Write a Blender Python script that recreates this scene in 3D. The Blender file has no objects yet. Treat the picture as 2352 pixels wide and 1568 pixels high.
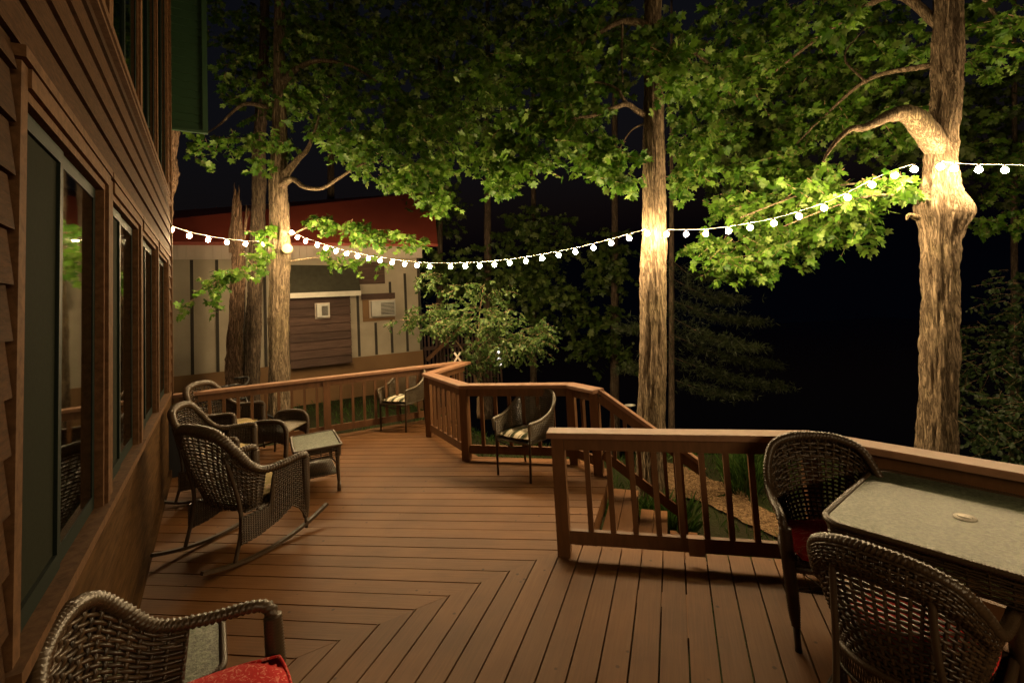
import bpy, math, random
import numpy as np
from mathutils import Vector, Matrix, noise as mnoise
rnd = random.Random(7)
nrs = np.random.RandomState(11)
PI = math.pi
sc = bpy.context.scene
col = sc.collection

# ------------------------------------------------------------------ camera
CAM_Z = 1.8
F = .92; CY = -.145
cam_d = bpy.data.cameras.new("camera"); cam = bpy.data.objects.new("camera", cam_d); col.objects.link(cam)
cam_d.sensor_width = 36; cam_d.lens = 18 * F; cam_d.shift_y = CY / 2 * 1.0
cam_d.clip_start = .05; cam_d.clip_end = 600
def cam_rot(p, r):
    cp, sp = math.cos(p), math.sin(p)
    f = np.array([0, cp, sp]); x = np.array([1., 0, 0]); u = np.cross(x, f)
    cr, sr = math.cos(r), math.sin(r)
    return np.stack([cr * x + sr * u, -(-sr * x + cr * u), f])
CR = cam_rot(math.radians(3.84), math.radians(-3.17))
m = Matrix(((CR[0][0], -CR[1][0], -CR[2][0], 0), (CR[0][1], -CR[1][1], -CR[2][1], 0), (CR[0][2], -CR[1][2], -CR[2][2], CAM_Z), (0, 0, 0, 1)))
cam.matrix_world = m
sc.camera = cam

# ------------------------------------------------------------------ night sky
w = bpy.data.worlds.new("World"); sc.world = w; w.use_nodes = True
wn = w.node_tree; bg = wn.nodes['Background']
sky = wn.nodes.new('ShaderNodeTexSky'); sky.sky_type = 'NISHITA'; sky.sun_disc = False
sky.sun_elevation = math.radians(-3); sky.sun_rotation = math.radians(200)
glow = wn.nodes.new('ShaderNodeMixRGB'); glow.blend_type = 'ADD'; glow.inputs[0].default_value = 1.0; glow.inputs[2].default_value = (.009, .011, .026, 1)
wn.links.new(sky.outputs[0], glow.inputs[1]); wn.links.new(glow.outputs[0], bg.inputs[0]); bg.inputs[1].default_value = 0.06
sc.view_settings.view_transform = 'Standard'; sc.view_settings.look = 'None'
sc.view_settings.exposure = 0.0; sc.view_settings.gamma = 1.0
BULB_POWER = 800.0
BULB_COL = (1.0, .70, .36)
sc.cycles.use_denoising = True
sc.cycles.max_bounces = 6; sc.cycles.diffuse_bounces = 3; sc.cycles.glossy_bounces = 3
sc.cycles.transparent_max_bounces = 12; sc.cycles.transmission_bounces = 3
sc.cycles.sample_clamp_indirect = 3
sc.cycles.use_light_tree = True
sc.cycles.caustics_reflective = False; sc.cycles.caustics_refractive = False

# ------------------------------------------------------------------ survey helpers (surveyed sight lines -> real distances)
def ray(x, y):
    return np.array([(x - 1176) / 1176, (y - 784) / 1176 - CY, F]) @ CR
def gz(x, y, z=0.):
    d = ray(x, y); t = (z - CAM_Z) / d[2]; return Vector((d[0] * t, d[1] * t, z))
def at(x, y, Y):
    d = ray(x, y) ; d = d * (Y / d[1]); return Vector((d[0], d[1], d[2] + CAM_Z))

# ------------------------------------------------------------------ object helpers
def tag(o, label=None, cat=None, group=None, kind=None):
    if label: o['label'] = label
    if cat: o['category'] = cat
    if group: o['group'] = group
    if kind: o['kind'] = kind
    return o
def empty(name, loc, rz=0., label=None, cat=None, group=None):
    o = bpy.data.objects.new(name, None); col.objects.link(o)
    o.location = loc; o.rotation_euler = (0, 0, rz); o.empty_display_size = .2
    return tag(o, label, cat, group)
class MB:
    """collects numpy pieces into one mesh"""
    def __init__(s): s.v = []; s.f = []; s.n = 0; s.fm = []
    def add(s, verts, faces, mi=0):
        verts = np.asarray(verts, float)
        s.v.append(verts)
        for f in faces: s.f.append(tuple(int(i) + s.n for i in f)); s.fm.append(mi)
        s.n += len(verts); return s
    def box(s, c, size, rz=0., axes=None, mi=0, bev=0.):
        hx, hy, hz = (q / 2 for q in size)
        P = np.array([[sx * hx, sy * hy, sz * hz] for sz in (-1, 1) for sy in (-1, 1) for sx in (-1, 1)])
        if axes is not None: A = np.array(axes)
        else:
            cz, sz_ = math.cos(rz), math.sin(rz); A = np.array([[cz, sz_, 0], [-sz_, cz, 0], [0, 0, 1]])
        s.add(P @ A + np.array(c), [(0, 2, 3, 1), (4, 5, 7, 6), (0, 1, 5, 4), (2, 6, 7, 3), (0, 4, 6, 2), (1, 3, 7, 5)], mi); return s
    def bar(s, a, b, wd, ht, up=(0, 0, 1), mi=0):
        a = Vector(a); b = Vector(b); d = (b - a); L = d.length; d.normalize(); up = Vector(up)
        r = d.cross(up).normalized(); u = r.cross(d).normalized()
        return s.box((a + b) / 2, (L, wd, ht), axes=[list(d), list(r), list(u)], mi=mi)
    def prism(s, poly, z0, z1, mi=0):
        n = len(poly)
        V = [(p[0], p[1], z0) for p in poly] + [(p[0], p[1], z1) for p in poly]
        Fs = [tuple(range(n))[::-1], tuple(range(n, 2 * n))] + [(i, (i + 1) % n, n + (i + 1) % n, n + i) for i in range(n)]
        return s.add(V, Fs, mi)
    def tube(s, pts, rad, sides=8, mi=0, caps=True, ph=0.):
        v, f = tube_np(pts, rad, sides, caps, ph); return s.add(v, f, mi)
    def build(s, name, mats, parent=None, smooth=False, loc=None, rz=0.):
        me = bpy.data.meshes.new(name)
        V = np.concatenate(s.v) if s.v else np.zeros((0, 3))
        cnt = np.array([len(f) for f in s.f], np.int32)
        loops = np.fromiter((i for f in s.f for i in f), np.int32, int(cnt.sum()))
        me.vertices.add(len(V)); me.vertices.foreach_set('co', V.astype(np.float32).ravel())
        me.loops.add(len(loops)); me.loops.foreach_set('vertex_index', loops)
        me.polygons.add(len(cnt)); me.polygons.foreach_set('loop_start', np.concatenate([[0], np.cumsum(cnt)[:-1]]).astype(np.int32))
        me.polygons.foreach_set('loop_total', cnt)
        if not isinstance(mats, (list, tuple)): mats = [mats]
        for mt in mats: me.materials.append(mt)
        if len(mats) > 1: me.polygons.foreach_set('material_index', np.array(s.fm, np.int32))
        me.polygons.foreach_set('use_smooth', np.full(len(cnt), bool(smooth)))
        me.update(calc_edges=True); me.validate()
        o = bpy.data.objects.new(name, me); col.objects.link(o)
        if loc is not None: o.location = loc
        if rz: o.rotation_euler = (0, 0, rz)
        if parent is not None: o.parent = parent
        return o
def tube_np(pts, rad, sides=8, caps=True, ph=0.):
    P = np.array([tuple(p) for p in pts], float); n = len(P)
    R = np.full(n, rad, float) if np.isscalar(rad) else np.array(rad, float)
    T = np.gradient(P, axis=0) if n > 2 else np.repeat((P[1] - P[0])[None], 2, 0)
    T /= np.linalg.norm(T, axis=1, keepdims=True) + 1e-12
    ref = np.array([0, 0, 1.]) if abs(T[:, 2]).mean() < .8 else np.array([1., 0, 0])
    A = np.cross(T, ref); A /= np.linalg.norm(A, axis=1, keepdims=True) + 1e-12
    B = np.cross(T, A)
    th = np.arange(sides) / sides * 2 * PI + ph
    V = P[:, None] + R[:, None, None] * (np.cos(th)[None, :, None] * A[:, None] + np.sin(th)[None, :, None] * B[:, None])
    V = V.reshape(-1, 3); Fs = []
    for i in range(n - 1):
        a = i * sides; b = a + sides
        for j in range(sides):
            k = (j + 1) % sides; Fs.append((a + j, a + k, b + k, b + j))
    if caps: Fs.append(tuple(range(sides))[::-1]); Fs.append(tuple(range((n - 1) * sides, n * sides)))
    return V, Fs
def crom(pts, m=8):
    P = [Vector(p) for p in pts]; P = [P[0] * 2 - P[1]] + P + [P[-1] * 2 - P[-2]]; out = []
    for i in range(1, len(P) - 2):
        for k in range(m):
            t = k / m; a, b, c, d = P[i - 1], P[i], P[i + 1], P[i + 2]
            out.append(.5 * ((2 * b) + (c - a) * t + (2 * a - 5 * b + 4 * c - d) * t * t + (3 * b - a - 3 * c + d) * t ** 3))
    out.append(P[-2]); return out
def copy_tree(o, parent=None):
    c = o.copy(); col.objects.link(c); c.parent = parent
    for ch in o.children: copy_tree(ch, c)
    return c

# ------------------------------------------------------------------ materials
class NT:
    def __init__(s, name):
        s.m = bpy.data.materials.new(name); s.m.use_nodes = True; s.t = s.m.node_tree
        s.b = s.t.nodes['Principled BSDF']; s.o = s.t.nodes['Material Output']
    def n(s, typ, **kw):
        nd = s.t.nodes.new(typ)
        for k, v in kw.items():
            if hasattr(nd, k) and k not in ('Scale',): setattr(nd, k, v)
        return nd
    def l(s, a, b): s.t.links.new(a, b)
    def coords(s, scale=(1, 1, 1), kind='Object'):
        tc = s.n('ShaderNodeTexCoord'); mp = s.n('ShaderNodeMapping'); mp.inputs['Scale'].default_value = scale
        s.l(tc.outputs[kind], mp.inputs[0]); return mp.outputs[0]
    def noise(s, vec, scale=5, detail=5, rough=.6, dist=0):
        t = s.n('ShaderNodeTexNoise'); t.inputs['Scale'].default_value = scale; t.inputs['Detail'].default_value = detail
        t.inputs['Roughness'].default_value = rough; t.inputs['Distortion'].default_value = dist
        if vec is not None: s.l(vec, t.inputs['Vector'])
        return t.outputs[0]
    def ramp(s, fac, stops):
        r = s.n('ShaderNodeValToRGB'); e = r.color_ramp.elements
        while len(e) < len(stops): e.new(.5)
        for q, (p, c) in zip(e, stops): q.position = p; q.color = (*c, 1)
        s.l(fac, r.inputs[0]); return r.outputs[0]
    def mix(s, fac, a, b, mode='MIX'):
        x = s.n('ShaderNodeMix'); x.data_type = 'RGBA'; x.blend_type = mode
        for sock, val in ((x.inputs[0], fac), (x.inputs[6], a), (x.inputs[7], b)):
            if isinstance(val, (int, float)): sock.default_value = val
            elif isinstance(val, tuple): sock.default_value = (*val, 1)
            else: s.l(val, sock)
        return x.outputs[2]
    def math(s, op, a, b=0.):
        x = s.n('ShaderNodeMath'); x.operation = op
        for sock, val in ((x.inputs[0], a), (x.inputs[1], b)):
            if isinstance(val, (int, float)): sock.default_value = val
            else: s.l(val, sock)
        return x.outputs[0]
    def bump(s, h, st=.3, d=.01):
        x = s.n('ShaderNodeBump'); x.inputs['Strength'].default_value = st; x.inputs['Distance'].default_value = d
        s.l(h, x.inputs['Height']); s.l(x.outputs[0], s.b.inputs['Normal']); return x
    def set(s, color=None, rough=.6, spec=.5, metal=0.):
        if color is not None:
            if isinstance(color, tuple): s.b.inputs['Base Color'].default_value = (*color, 1)
            else: s.l(color, s.b.inputs['Base Color'])
        if isinstance(rough, (int, float)): s.b.inputs['Roughness'].default_value = rough
        else: s.l(rough, s.b.inputs['Roughness'])
        s.b.inputs['Specular IOR Level'].default_value = spec; s.b.inputs['Metallic'].default_value = metal
        return s.m
    def island(s):
        return s.n('ShaderNodeNewGeometry').outputs['Random Per Island']

def mat_wood(name, c1, c2, scale=(1.2, 30, 30), bump=.25, rough=.6, island=.35, spec=.35):
    t = NT(name); v = t.coords(scale)
    n1 = t.noise(v, 3.2, 6, .65, .4); n2 = t.noise(t.coords((1, 1, 1)), 1.7, 3)
    c = t.ramp(n1, [(.3, c1), (.7, c2)])
    g = t.ramp(t.island(), [(0, (1 - island,) * 3), (1, (1 + island * .3, 1 + island * .25, 1 + island * .2))])
    c = t.mix(1., c, g, 'MULTIPLY')
    c = t.mix(t.math('MULTIPLY', n2, .35), c, tuple(q * .55 for q in c1))
    t.bump(n1, bump, .004)
    return t.set(c, rough, spec)
M = {}
M['deck'] = mat_wood('deck_boards', (.155, .066, .020), (.215, .096, .032), (1., 26, 26), .35, .6, .2, .3)
def add_specks(mat, scale, dark):
    t = mat.node_tree; b = t.nodes['Principled BSDF']; src = b.inputs['Base Color'].links[0].from_socket
    tc = t.nodes.new('ShaderNodeTexCoord'); vo = t.nodes.new('ShaderNodeTexVoronoi'); vo.inputs['Scale'].default_value = scale; t.links.new(tc.outputs['Object'], vo.inputs['Vector'])
    r = t.nodes.new('ShaderNodeValToRGB'); r.color_ramp.elements[0].position = .05; r.color_ramp.elements[0].color = (*dark, 1); r.color_ramp.elements[1].position = .09; t.links.new(vo.outputs['Distance'], r.inputs[0])
    n = t.nodes.new('ShaderNodeTexNoise'); n.inputs['Scale'].default_value = 2.3; n.inputs['Detail'].default_value = 6; t.links.new(tc.outputs['Object'], n.inputs['Vector'])
    r2 = t.nodes.new('ShaderNodeValToRGB'); r2.color_ramp.elements[0].position = .38; r2.color_ramp.elements[0].color = (.74, .72, .70, 1); r2.color_ramp.elements[1].position = .6; t.links.new(n.outputs[0], r2.inputs[0])
    m1 = t.nodes.new('ShaderNodeMixRGB'); m1.blend_type = 'MULTIPLY'; m1.inputs[0].default_value = .8; t.links.new(src, m1.inputs[1]); t.links.new(r.outputs[0], m1.inputs[2])
    m2 = t.nodes.new('ShaderNodeMixRGB'); m2.blend_type = 'MULTIPLY'; m2.inputs[0].default_value = .8; t.links.new(m1.outputs[0], m2.inputs[1]); t.links.new(r2.outputs[0], m2.inputs[2]); t.links.new(m2.outputs[0], b.inputs['Base Color'])
add_specks(M['deck'], 7, (.3, .28, .26))
M['rail'] = mat_wood('rail_stain', (.115, .052, .020), (.19, .088, .036), (6, 6, 1.2), .2, .5, .2, .4)
M['cap'] = mat_wood('rail_cap', (.24, .125, .07), (.34, .18, .105), (4, 4, 4), .15, .5, .12, .4)
M['siding'] = mat_wood('cedar_siding', (.03, .014, .005), (.09, .041, .016), (5, 5, 30), .5, .85, .3, .08)
M['trim'] = mat_wood('window_trim', (.07, .035, .016), (.16, .083, .04), (8, 8, 8), .4, .8, .15, .1)
M['panel'] = mat_wood('weathered_panel', (.035, .018, .007), (.10, .052, .02), (1.2, 1.2, 11), .7, .9, .1, .05)
def mat_plain(name, c, rough=.6, spec=.4, var=.25, scale=6, bump=.15, metal=0.):
    t = NT(name); n = t.noise(t.coords(), scale, 5)
    cc = t.mix(n, tuple(q * (1 - var) for q in c), tuple(min(1, q * (1 + var)) for q in c)); t.bump(n, bump, .004)
    return t.set(cc, rough, spec, metal)
M['green'] = mat_plain('green_vinyl', (.022, .055, .025), .5, .4, .15)
M['greendark'] = mat_plain('green_sash', (.005, .011, .007), .6, .15, .2)
M['screen'] = mat_plain('window_screen', (.018, .02, .014), .9, .03, .2, 60)
M['room'] = mat_plain('room_wall', (.05, .035, .02), .9, .1)
M['curtain'] = mat_plain('ochre_curtain', (.45, .30, .06), .9, .1, .2)
M['beige'] = mat_plain('beige_panel', (.36, .31, .235), .8, .15, .3, 1.6)
M['batten'] = mat_plain('dark_batten', (.045, .038, .03), .8, .2)
M['skirt'] = mat_plain('brown_skirt', (.20, .115, .055), .8, .2, .2, 1.5)
M['fascia'] = mat_plain('pale_fascia', (.50, .42, .35), .7, .3, .1)
M['roofred'] = mat_plain('red_roof', (.29, .055, .034), .55, .35, .2, 1.3)
M['oldwood'] = mat_wood('old_dark_boards', (.05, .028, .02), (.13, .075, .055), (.8, .8, 14), .5, .8, .35)
M['metal'] = mat_plain('grey_metal', (.35, .34, .30), .5, .5, .2, 8, .1, .4)
M['darkmetal'] = mat_plain('dark_metal', (.02, .018, .016), .45, .5)
M['black'] = mat_plain('black_cloth', (.012, .012, .014), .8, .3)
M['white'] = mat_plain('white_paint', (.62, .58, .5), .6)
M['shingle'] = mat_plain('mossy_shingle', (.055, .052, .036), .9, .1, .4, 9, .5)
M['blind'] = mat_plain('pale_blind', (.30, .34, .26), .8, .2)
M['cable'] = mat_plain('cable', (.5, .45, .38), .5)
M['socket'] = mat_plain('socket', (.03, .03, .03), .5)
M['wicker'] = None
def mat_wicker(name, c1, c2):
    t = NT(name); n = t.noise(t.coords(), 60, 3); i = t.island()
    c = t.ramp(i, [(0, c1), (1, c2)]); c = t.mix(t.math('MULTIPLY', n, .5), c, tuple(q * .5 for q in c1)); t.bump(n, .3, .002)
    return t.set(c, .36, .5)
M['wicker'] = mat_wicker('brown_wicker', (.020, .012, .006), (.085, .052, .026))
M['wickerpole'] = mat_plain('brown_pole', (.045, .028, .015), .45, .4)
M['wickergrey'] = mat_wicker('grey_brown_wicker', (.10, .08, .05), (.17, .135, .085))
def mat_bark(name, c1, c2, c3):
    t = NT(name); v = t.coords((1, 1, .11))
    n = t.noise(v, 34, 8, .72, .5); nb = t.noise(v, 30, 4, .6, .9); nc = t.noise(t.coords((1, 1, .3)), 80, 4, .75)
    rd = t.math('ABSOLUTE', t.math('SUBTRACT', nb, .5))
    crack = t.ramp(rd, [(0, (0, 0, 0)), (.05, (.5, .5, .5)), (.12, (1, 1, 1))])
    h = t.math('ADD', t.math('MULTIPLY', crack, .6), t.math('ADD', t.math('MULTIPLY', n, .5), t.math('MULTIPLY', nc, .25)))
    base = t.ramp(n, [(.3, c1), (.72, c2)])
    moss = t.noise(t.coords((1, 1, .5)), 3, 4)
    base = t.mix(t.ramp(moss, [(.5, (0, 0, 0)), (.68, (.55, .55, .55))]), base, c3)
    c = t.mix(crack, tuple(q * .42 for q in c1), base)
    t.bump(h, .9, .016)
    return t.set(c, .9, .15)
M['bark'] = mat_bark('maple_bark', (.19, .135, .085), (.42, .32, .21), (.34, .28, .14))
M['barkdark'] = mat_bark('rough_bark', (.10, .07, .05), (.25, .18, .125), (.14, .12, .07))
M['deadwood'] = mat_bark('dead_wood', (.14, .085, .055), (.40, .26, .17), (.32, .21, .14))
M['cutwood'] = mat_plain('cut_wood', (.55, .40, .22), .8, .2, .2, 20)
def mat_leaf(name, stops, trans=.35):
    t = NT(name)
    c = t.ramp(t.island(), stops)
    tr = t.n('ShaderNodeBsdfTranslucent'); t.l(c, tr.inputs[0])
    t.l(c, t.b.inputs['Base Color']); t.b.inputs['Roughness'].default_value = .45; t.b.inputs['Specular IOR Level'].default_value = .35
    mx = t.n('ShaderNodeMixShader'); mx.inputs[0].default_value = trans
    t.l(t.b.outputs[0], mx.inputs[1]); t.l(tr.outputs[0], mx.inputs[2]); t.l(mx.outputs[0], t.o.inputs[0])
    return t.m
M['leaf'] = mat_leaf('maple_leaves', [(0, (.035, .105, .010)), (.35, (.085, .19, .016)), (.75, (.14, .26, .03)), (1, (.23, .33, .08))])
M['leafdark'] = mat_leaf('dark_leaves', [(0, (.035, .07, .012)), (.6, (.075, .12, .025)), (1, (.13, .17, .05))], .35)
M['leafshrub'] = mat_leaf('shrub_leaves', [(0, (.03, .07, .012)), (.6, (.065, .12, .025)), (1, (.14, .2, .06))], .3)
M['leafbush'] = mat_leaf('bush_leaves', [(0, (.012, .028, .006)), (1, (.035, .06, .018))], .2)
M['needle'] = mat_leaf('pine_needles', [(0, (.022, .035, .012)), (1, (.05, .065, .025))], .2)
M['twig'] = mat_plain('twig_bark', (.30, .20, .12), .8, .2)
def mat_glass(name, tint=(.6, .7, .62), gl=.02, rough=.03):
    t = NT(name); t.t.nodes.remove(t.b)
    tr = t.n('ShaderNodeBsdfTransparent'); tr.inputs[0].default_value = (*tint, 1)
    g = t.n('ShaderNodeBsdfGlossy'); g.inputs[0].default_value = (1, 1, 1, 1); g.inputs['Roughness'].default_value = rough
    lw = t.n('ShaderNodeFresnel'); lw.inputs[0].default_value = 1.55
    nb = t.noise(t.coords((1, 1, 1)), 1.4, 2); bp = t.n('ShaderNodeBump'); bp.inputs['Strength'].default_value = .05; bp.inputs['Distance'].default_value = .02
    t.l(nb, bp.inputs['Height']); t.l(bp.outputs[0], g.inputs['Normal'])
    mx = t.n('ShaderNodeMixShader'); t.l(t.math('MULTIPLY', t.math('ADD', lw.outputs[0], gl), .4), mx.inputs[0]); t.l(tr.outputs[0], mx.inputs[1]); t.l(g.outputs[0], mx.inputs[2]); t.l(mx.outputs[0], t.o.inputs[0])
    return t.m
M['glass'] = mat_glass('window_glass')
def mat_frost():
    t = NT('pebbled_glass'); v = t.coords()
    n = t.noise(v, 55, 5, .75); n2 = t.ramp(t.noise(v, 7, 6, .7), [(.3, (0, 0, 0)), (.7, (1, 1, 1))])
    c = t.mix(n2, (.045, .058, .036), (.15, .18, .115)); c = t.mix(t.ramp(n, [(.42, (0, 0, 0)), (.58, (1, 1, 1))]), t.mix(.65, c, (.02, .026, .016)), t.mix(.25, c, (.3, .34, .24)))
    t.bump(n, .8, .004); return t.set(c, .34, .45)
M['frost'] = mat_frost()
def mat_floral(name, base, dark, light, sc_=14):
    t = NT(name); v = t.coords((1, 1.6, 1)); n = t.noise(v, sc_, 3, .5, 1.6); n2 = t.noise(v, sc_ * .6, 2, .5, 2.5)
    c = t.ramp(n, [(.0, dark), (.46, base), (.53, base), (.56, light), (.66, light), (.7, base)])
    c = t.mix(t.ramp(n2, [(.48, (0, 0, 0)), (.55, (.7, .7, .7))]), c, base)
    t.bump(n, .3, .004); return t.set(c, .85, .2)
M['redfloral'] = mat_floral('red_floral', (.52, .022, .022), (.22, .008, .008), (.66, .20, .15), 26)
M['tanfloral'] = mat_floral('tan_floral', (.34, .27, .12), (.10, .13, .04), (.6, .42, .3), 16)
def mat_stripe():
    t = NT('striped_cloth'); tc = t.n('ShaderNodeTexCoord'); sp = t.n('ShaderNodeSeparateXYZ'); t.l(tc.outputs['Object'], sp.inputs[0])
    x = t.math('ADD', t.math('MULTIPLY', sp.outputs[0], 7.6), 4.0); fr = t.math('FRACT', x)
    c = t.ramp(fr, [(0, (.05, .06, .03)), (.20, (.05, .06, .03)), (.22, (.62, .55, .42)), (.34, (.62, .55, .42)), (.36, (.16, .13, .07)), (.44, (.16, .13, .07)), (.46, (.7, .62, .48)), (.84, (.7, .62, .48)), (.86, (.2, .17, .09)), (.97, (.05, .06, .03))])
    t.t.nodes[-1]; return t.set(c, .9, .15)
M['stripe'] = mat_stripe()
def mat_ground():
    t = NT('ground'); v = t.coords(); n = t.noise(v, 1.1, 5); n2 = t.noise(v, 22, 5, .7)
    c = t.ramp(n, [(.35, (.035, .03, .015)), (.6, (.04, .055, .015))]); c = t.mix(n2, c, (.015, .014, .008)); t.bump(n2, .8, .03)
    return t.set(c, .95, .1)
M['ground'] = mat_ground()
def mat_mulch():
    t = NT('wood_chips'); v = t.coords(); vo = t.n('ShaderNodeTexVoronoi'); vo.inputs['Scale'].default_value = 34; t.l(v, vo.inputs['Vector'])
    n = t.noise(v, 50, 4); c = t.mix(vo.outputs['Color'], (.10, .055, .025), (.36, .23, .12)); c = t.mix(t.math('MULTIPLY', n, .6), c, (.05, .03, .015))
    t.bump(vo.outputs['Distance'], 1., .03); return t.set(c, .9, .15)
M['mulch'] = mat_mulch()
M['grass'] = mat_leaf('grass_blades', [(0, (.03, .07, .012)), (.7, (.06, .13, .02)), (1, (.14, .2, .06))], .3)
M['rock'] = mat_plain('rock', (.25, .2, .15), .9, .2, .4, 5, .6)
def mat_water():
    t = NT('lake_water'); n = t.noise(t.coords(), .8, 4); t.bump(n, .15, .05); return t.set((.004, .006, .01), .12, .4)
M['water'] = mat_water()
def mat_emit(name, c, s):
    t = NT(name); t.t.nodes.remove(t.b); e = t.n('ShaderNodeEmission'); e.inputs[0].default_value = (*c, 1); e.inputs[1].default_value = s
    t.l(e.outputs[0], t.o.inputs[0]); return t.m
M['bulb'] = mat_emit('lit_bulb', BULB_COL, BULB_POWER)

# ================================================================== SETTING
DZ = .034
def az(a): a = math.radians(a); return Vector((math.sin(a), math.cos(a), 0))
W1 = Vector((-2.535, 3.124, 0)); WD = az(-32.6); WN = Vector((WD.y, -WD.x, 0))     # house wall line and outward normal
def wp(t, z=0., out=0.): return Vector((*(W1 + WD * t + WN * out).xy, z))
HC = wp(3.3)
WRZ = math.atan2(WD.y, WD.x)

# --- terrain
def sst(a, b, x): x = min(1, max(0, (x - a) / (b - a))); return x * x * (3 - 2 * x)
def gh(x, y):
    z = -.34 - .42 * sst(-.1, 1.5, x + .1 * (y - 5))
    far = max(0, y - 6.6 - max(0, -x - .5) * 1.6)
    z -= .30 * far * sst(0, 3, far)
    z -= .22 * max(0, x - 5.0)
    z += .03 * mnoise.noise(Vector((x * .7, y * .7, 0)))
    return max(z, -6.5)
def terrain():
    xs = np.concatenate([np.linspace(-40, -8, 14), np.linspace(-7.5, 8, 63), np.linspace(9, 45, 16)])
    ys = np.concatenate([np.linspace(-6, 0, 6), np.linspace(.4, 14, 60), np.linspace(15, 60, 20)])
    V = [(x, y, gh(x, y)) for y in ys for x in xs]; nx = len(xs)
    Fs = [(j * nx + i, j * nx + i + 1, (j + 1) * nx + i + 1, (j + 1) * nx + i) for j in range(len(ys) - 1) for i in range(nx - 1)]
    tag(MB().add(V, Fs).build('ground', M['ground'], smooth=True), kind='structure')
terrain()
tag(MB().add([(-60, 14, -5.6), (70, 14, -5.6), (70, 90, -5.6), (-60, 90, -5.6)], [(0, 1, 2, 3)]).build('water', M['water']), kind='structure')
def z1(x, y): return (1225 + x * .23438, 955.5 + y * .23438)
# mulch path laid over the terrain
def mulch():
    top = [gz(*z1(x, y), -.8) for x, y in ((1180, 380), (1300, 470), (1500, 545), (1680, 640), (1850, 690), (2010, 720), (2130, 880), (2260, 960), (2600, 1100))]
    bot = [gz(*z1(x, y), -.8) for x, y in ((1290, 900), (1400, 860), (1520, 850), (1650, 880), (1800, 950), (1920, 1020), (2080, 1090), (2260, 1180), (2600, 1340))]
    V = []; n = 14
    top = crom(top, 4); bot = crom(bot, 4)
    for a, b in zip(top, bot):
        for k in range(n + 1):
            p = a.lerp(b, k / n); p.x += .05 * mnoise.noise(p * 6); V.append((p.x, p.y, gh(p.x, p.y) + .03 + .012 * mnoise.noise(p * 15)))
    L = len(top); Fs = [(i * (n + 1) + k, i * (n + 1) + k + 1, (i + 1) * (n + 1) + k + 1, (i + 1) * (n + 1) + k) for i in range(L - 1) for k in range(n)]
    tag(MB().add(V, Fs).build('path', M['mulch']), kind='structure')
mulch()

# --- deck
E18 = az(18.1); N18 = Vector((E18.y, -E18.x, 0))                          # stair edge direction and its outward normal
def st_pt(s, n): v = E18 * s + N18 * n; return Vector((v.x, v.y, 0))
PN = Vector((.26, 3.43, 0)); C1 = Vector((1.81, 3.05, 0)); C2 = C1 + az(141) * 3.2
P1 = Vector((-1.235, 6.55, 0)); P2 = Vector((-.63, 5.50, 0)); PX = Vector((-.93, 7.60, 0)); PM = Vector((.56, 5.19, 0)); PS = Vector((.76, 4.86, 0))
BL = HC + Vector((.03, .05, 0))
def off(p, d, k): return p + d * k
mit0 = Vector((.33, 3.55, 0)); mitd = az(238.3)
def isect(p, d, q, e):
    k = d.x * e.y - d.y * e.x; t = ((q.x - p.x) * e.y - (q.y - p.y) * e.x) / k; return p + d * t
mw = isect(mit0, mitd, W1, WD)                                            # where the mitre meets the house
backd = (PX - BL).normalized(); backn = Vector((-backd.y, backd.x, 0))
polyA = [mw, HC + WD * .12, off(BL, backn, .14), off(PX, backn, .14) + backd * .12, P1 + Vector((.15, .0, 0)), P2 + Vector((.12, .10, 0)), PM + Vector((.06, .13, 0)), st_pt(4.98, -.686), st_pt(3.52, -.686), mit0]
nbk = (C2 - C1).normalized(); 
polyB = [mw, mit0, mit0 + (C1 - PN).normalized() * 1.66, C2 + Vector((.14, .1, 0)), Vector((3.6, -1.6, 0)), wp(-6.2)]
def clip(poly, n, d, keep_ge):
    out = []
    for i in range(len(poly)):
        a, b = poly[i], poly[(i + 1) % len(poly)]; fa = a.dot(n) - d; fb = b.dot(n) - d
        if not keep_ge: fa, fb = -fa, -fb
        if fa >= 0: out.append(a)
        if (fa >= 0) != (fb >= 0): out.append(a + (b - a) * (fa / (fa - fb)))
    return out
def boards(poly, ddeg, name, mat, parent=None, pitch=.1385, gap=.009, off0=0.):
    d = az(ddeg); n = Vector((-d.y, d.x, 0)); rz = math.atan2(d.y, d.x)
    lo = min(p.dot(n) for p in poly); hi = max(p.dot(n) for p in poly); k = math.floor((lo - off0) / pitch); mb = MB()
    R2 = Matrix.Rotation(-rz, 3, 'Z')
    while off0 + k * pitch < hi:
        a = off0 + k * pitch; k += 1
        q = clip(clip(poly, n, a + gap / 2, True), n, a + pitch - gap / 2, False)
        q2 = []
        for p in q:
            if not q2 or (p - q2[-1]).length > 1e-4: q2.append(p)
        if len(q2) < 3: continue
        # order check and build
        ar = sum(q2[i].x * q2[(i + 1) % len(q2)].y - q2[(i + 1) % len(q2)].x * q2[i].y for i in range(len(q2)))
        if abs(ar) < 1e-4: continue
        if ar < 0: q2 = q2[::-1]
        q3 = [R2 @ p for p in q2]
        dz = rnd.uniform(-.0012, .0012)
        mb.prism([(p.x, p.y) for p in q3], -DZ + dz, dz)
    return mb.build(name, mat, parent, rz=rz)
deck = boards(polyA, 98.2, 'deck', M['deck'], off0=.02)
tag(deck, kind='structure')
dB = boards(polyB, 18.6, 'deck_boards', M['deck'], off0=.055); 
tag(dB, kind='structure')
mb = MB()
def edge(a, b, z0=-.24, z1_=-.036, wd=.038): mb.bar(Vector((a.x, a.y, (z0 + z1_) / 2)), Vector((b.x, b.y, (z0 + z1_) / 2)), wd, z1_ - z0)
def shr(poly, k):   # rim joists sit a little inside the board ends
    c = sum(poly, Vector()) / len(poly); return [p + (c - p).normalized() * k for p in poly]
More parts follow.
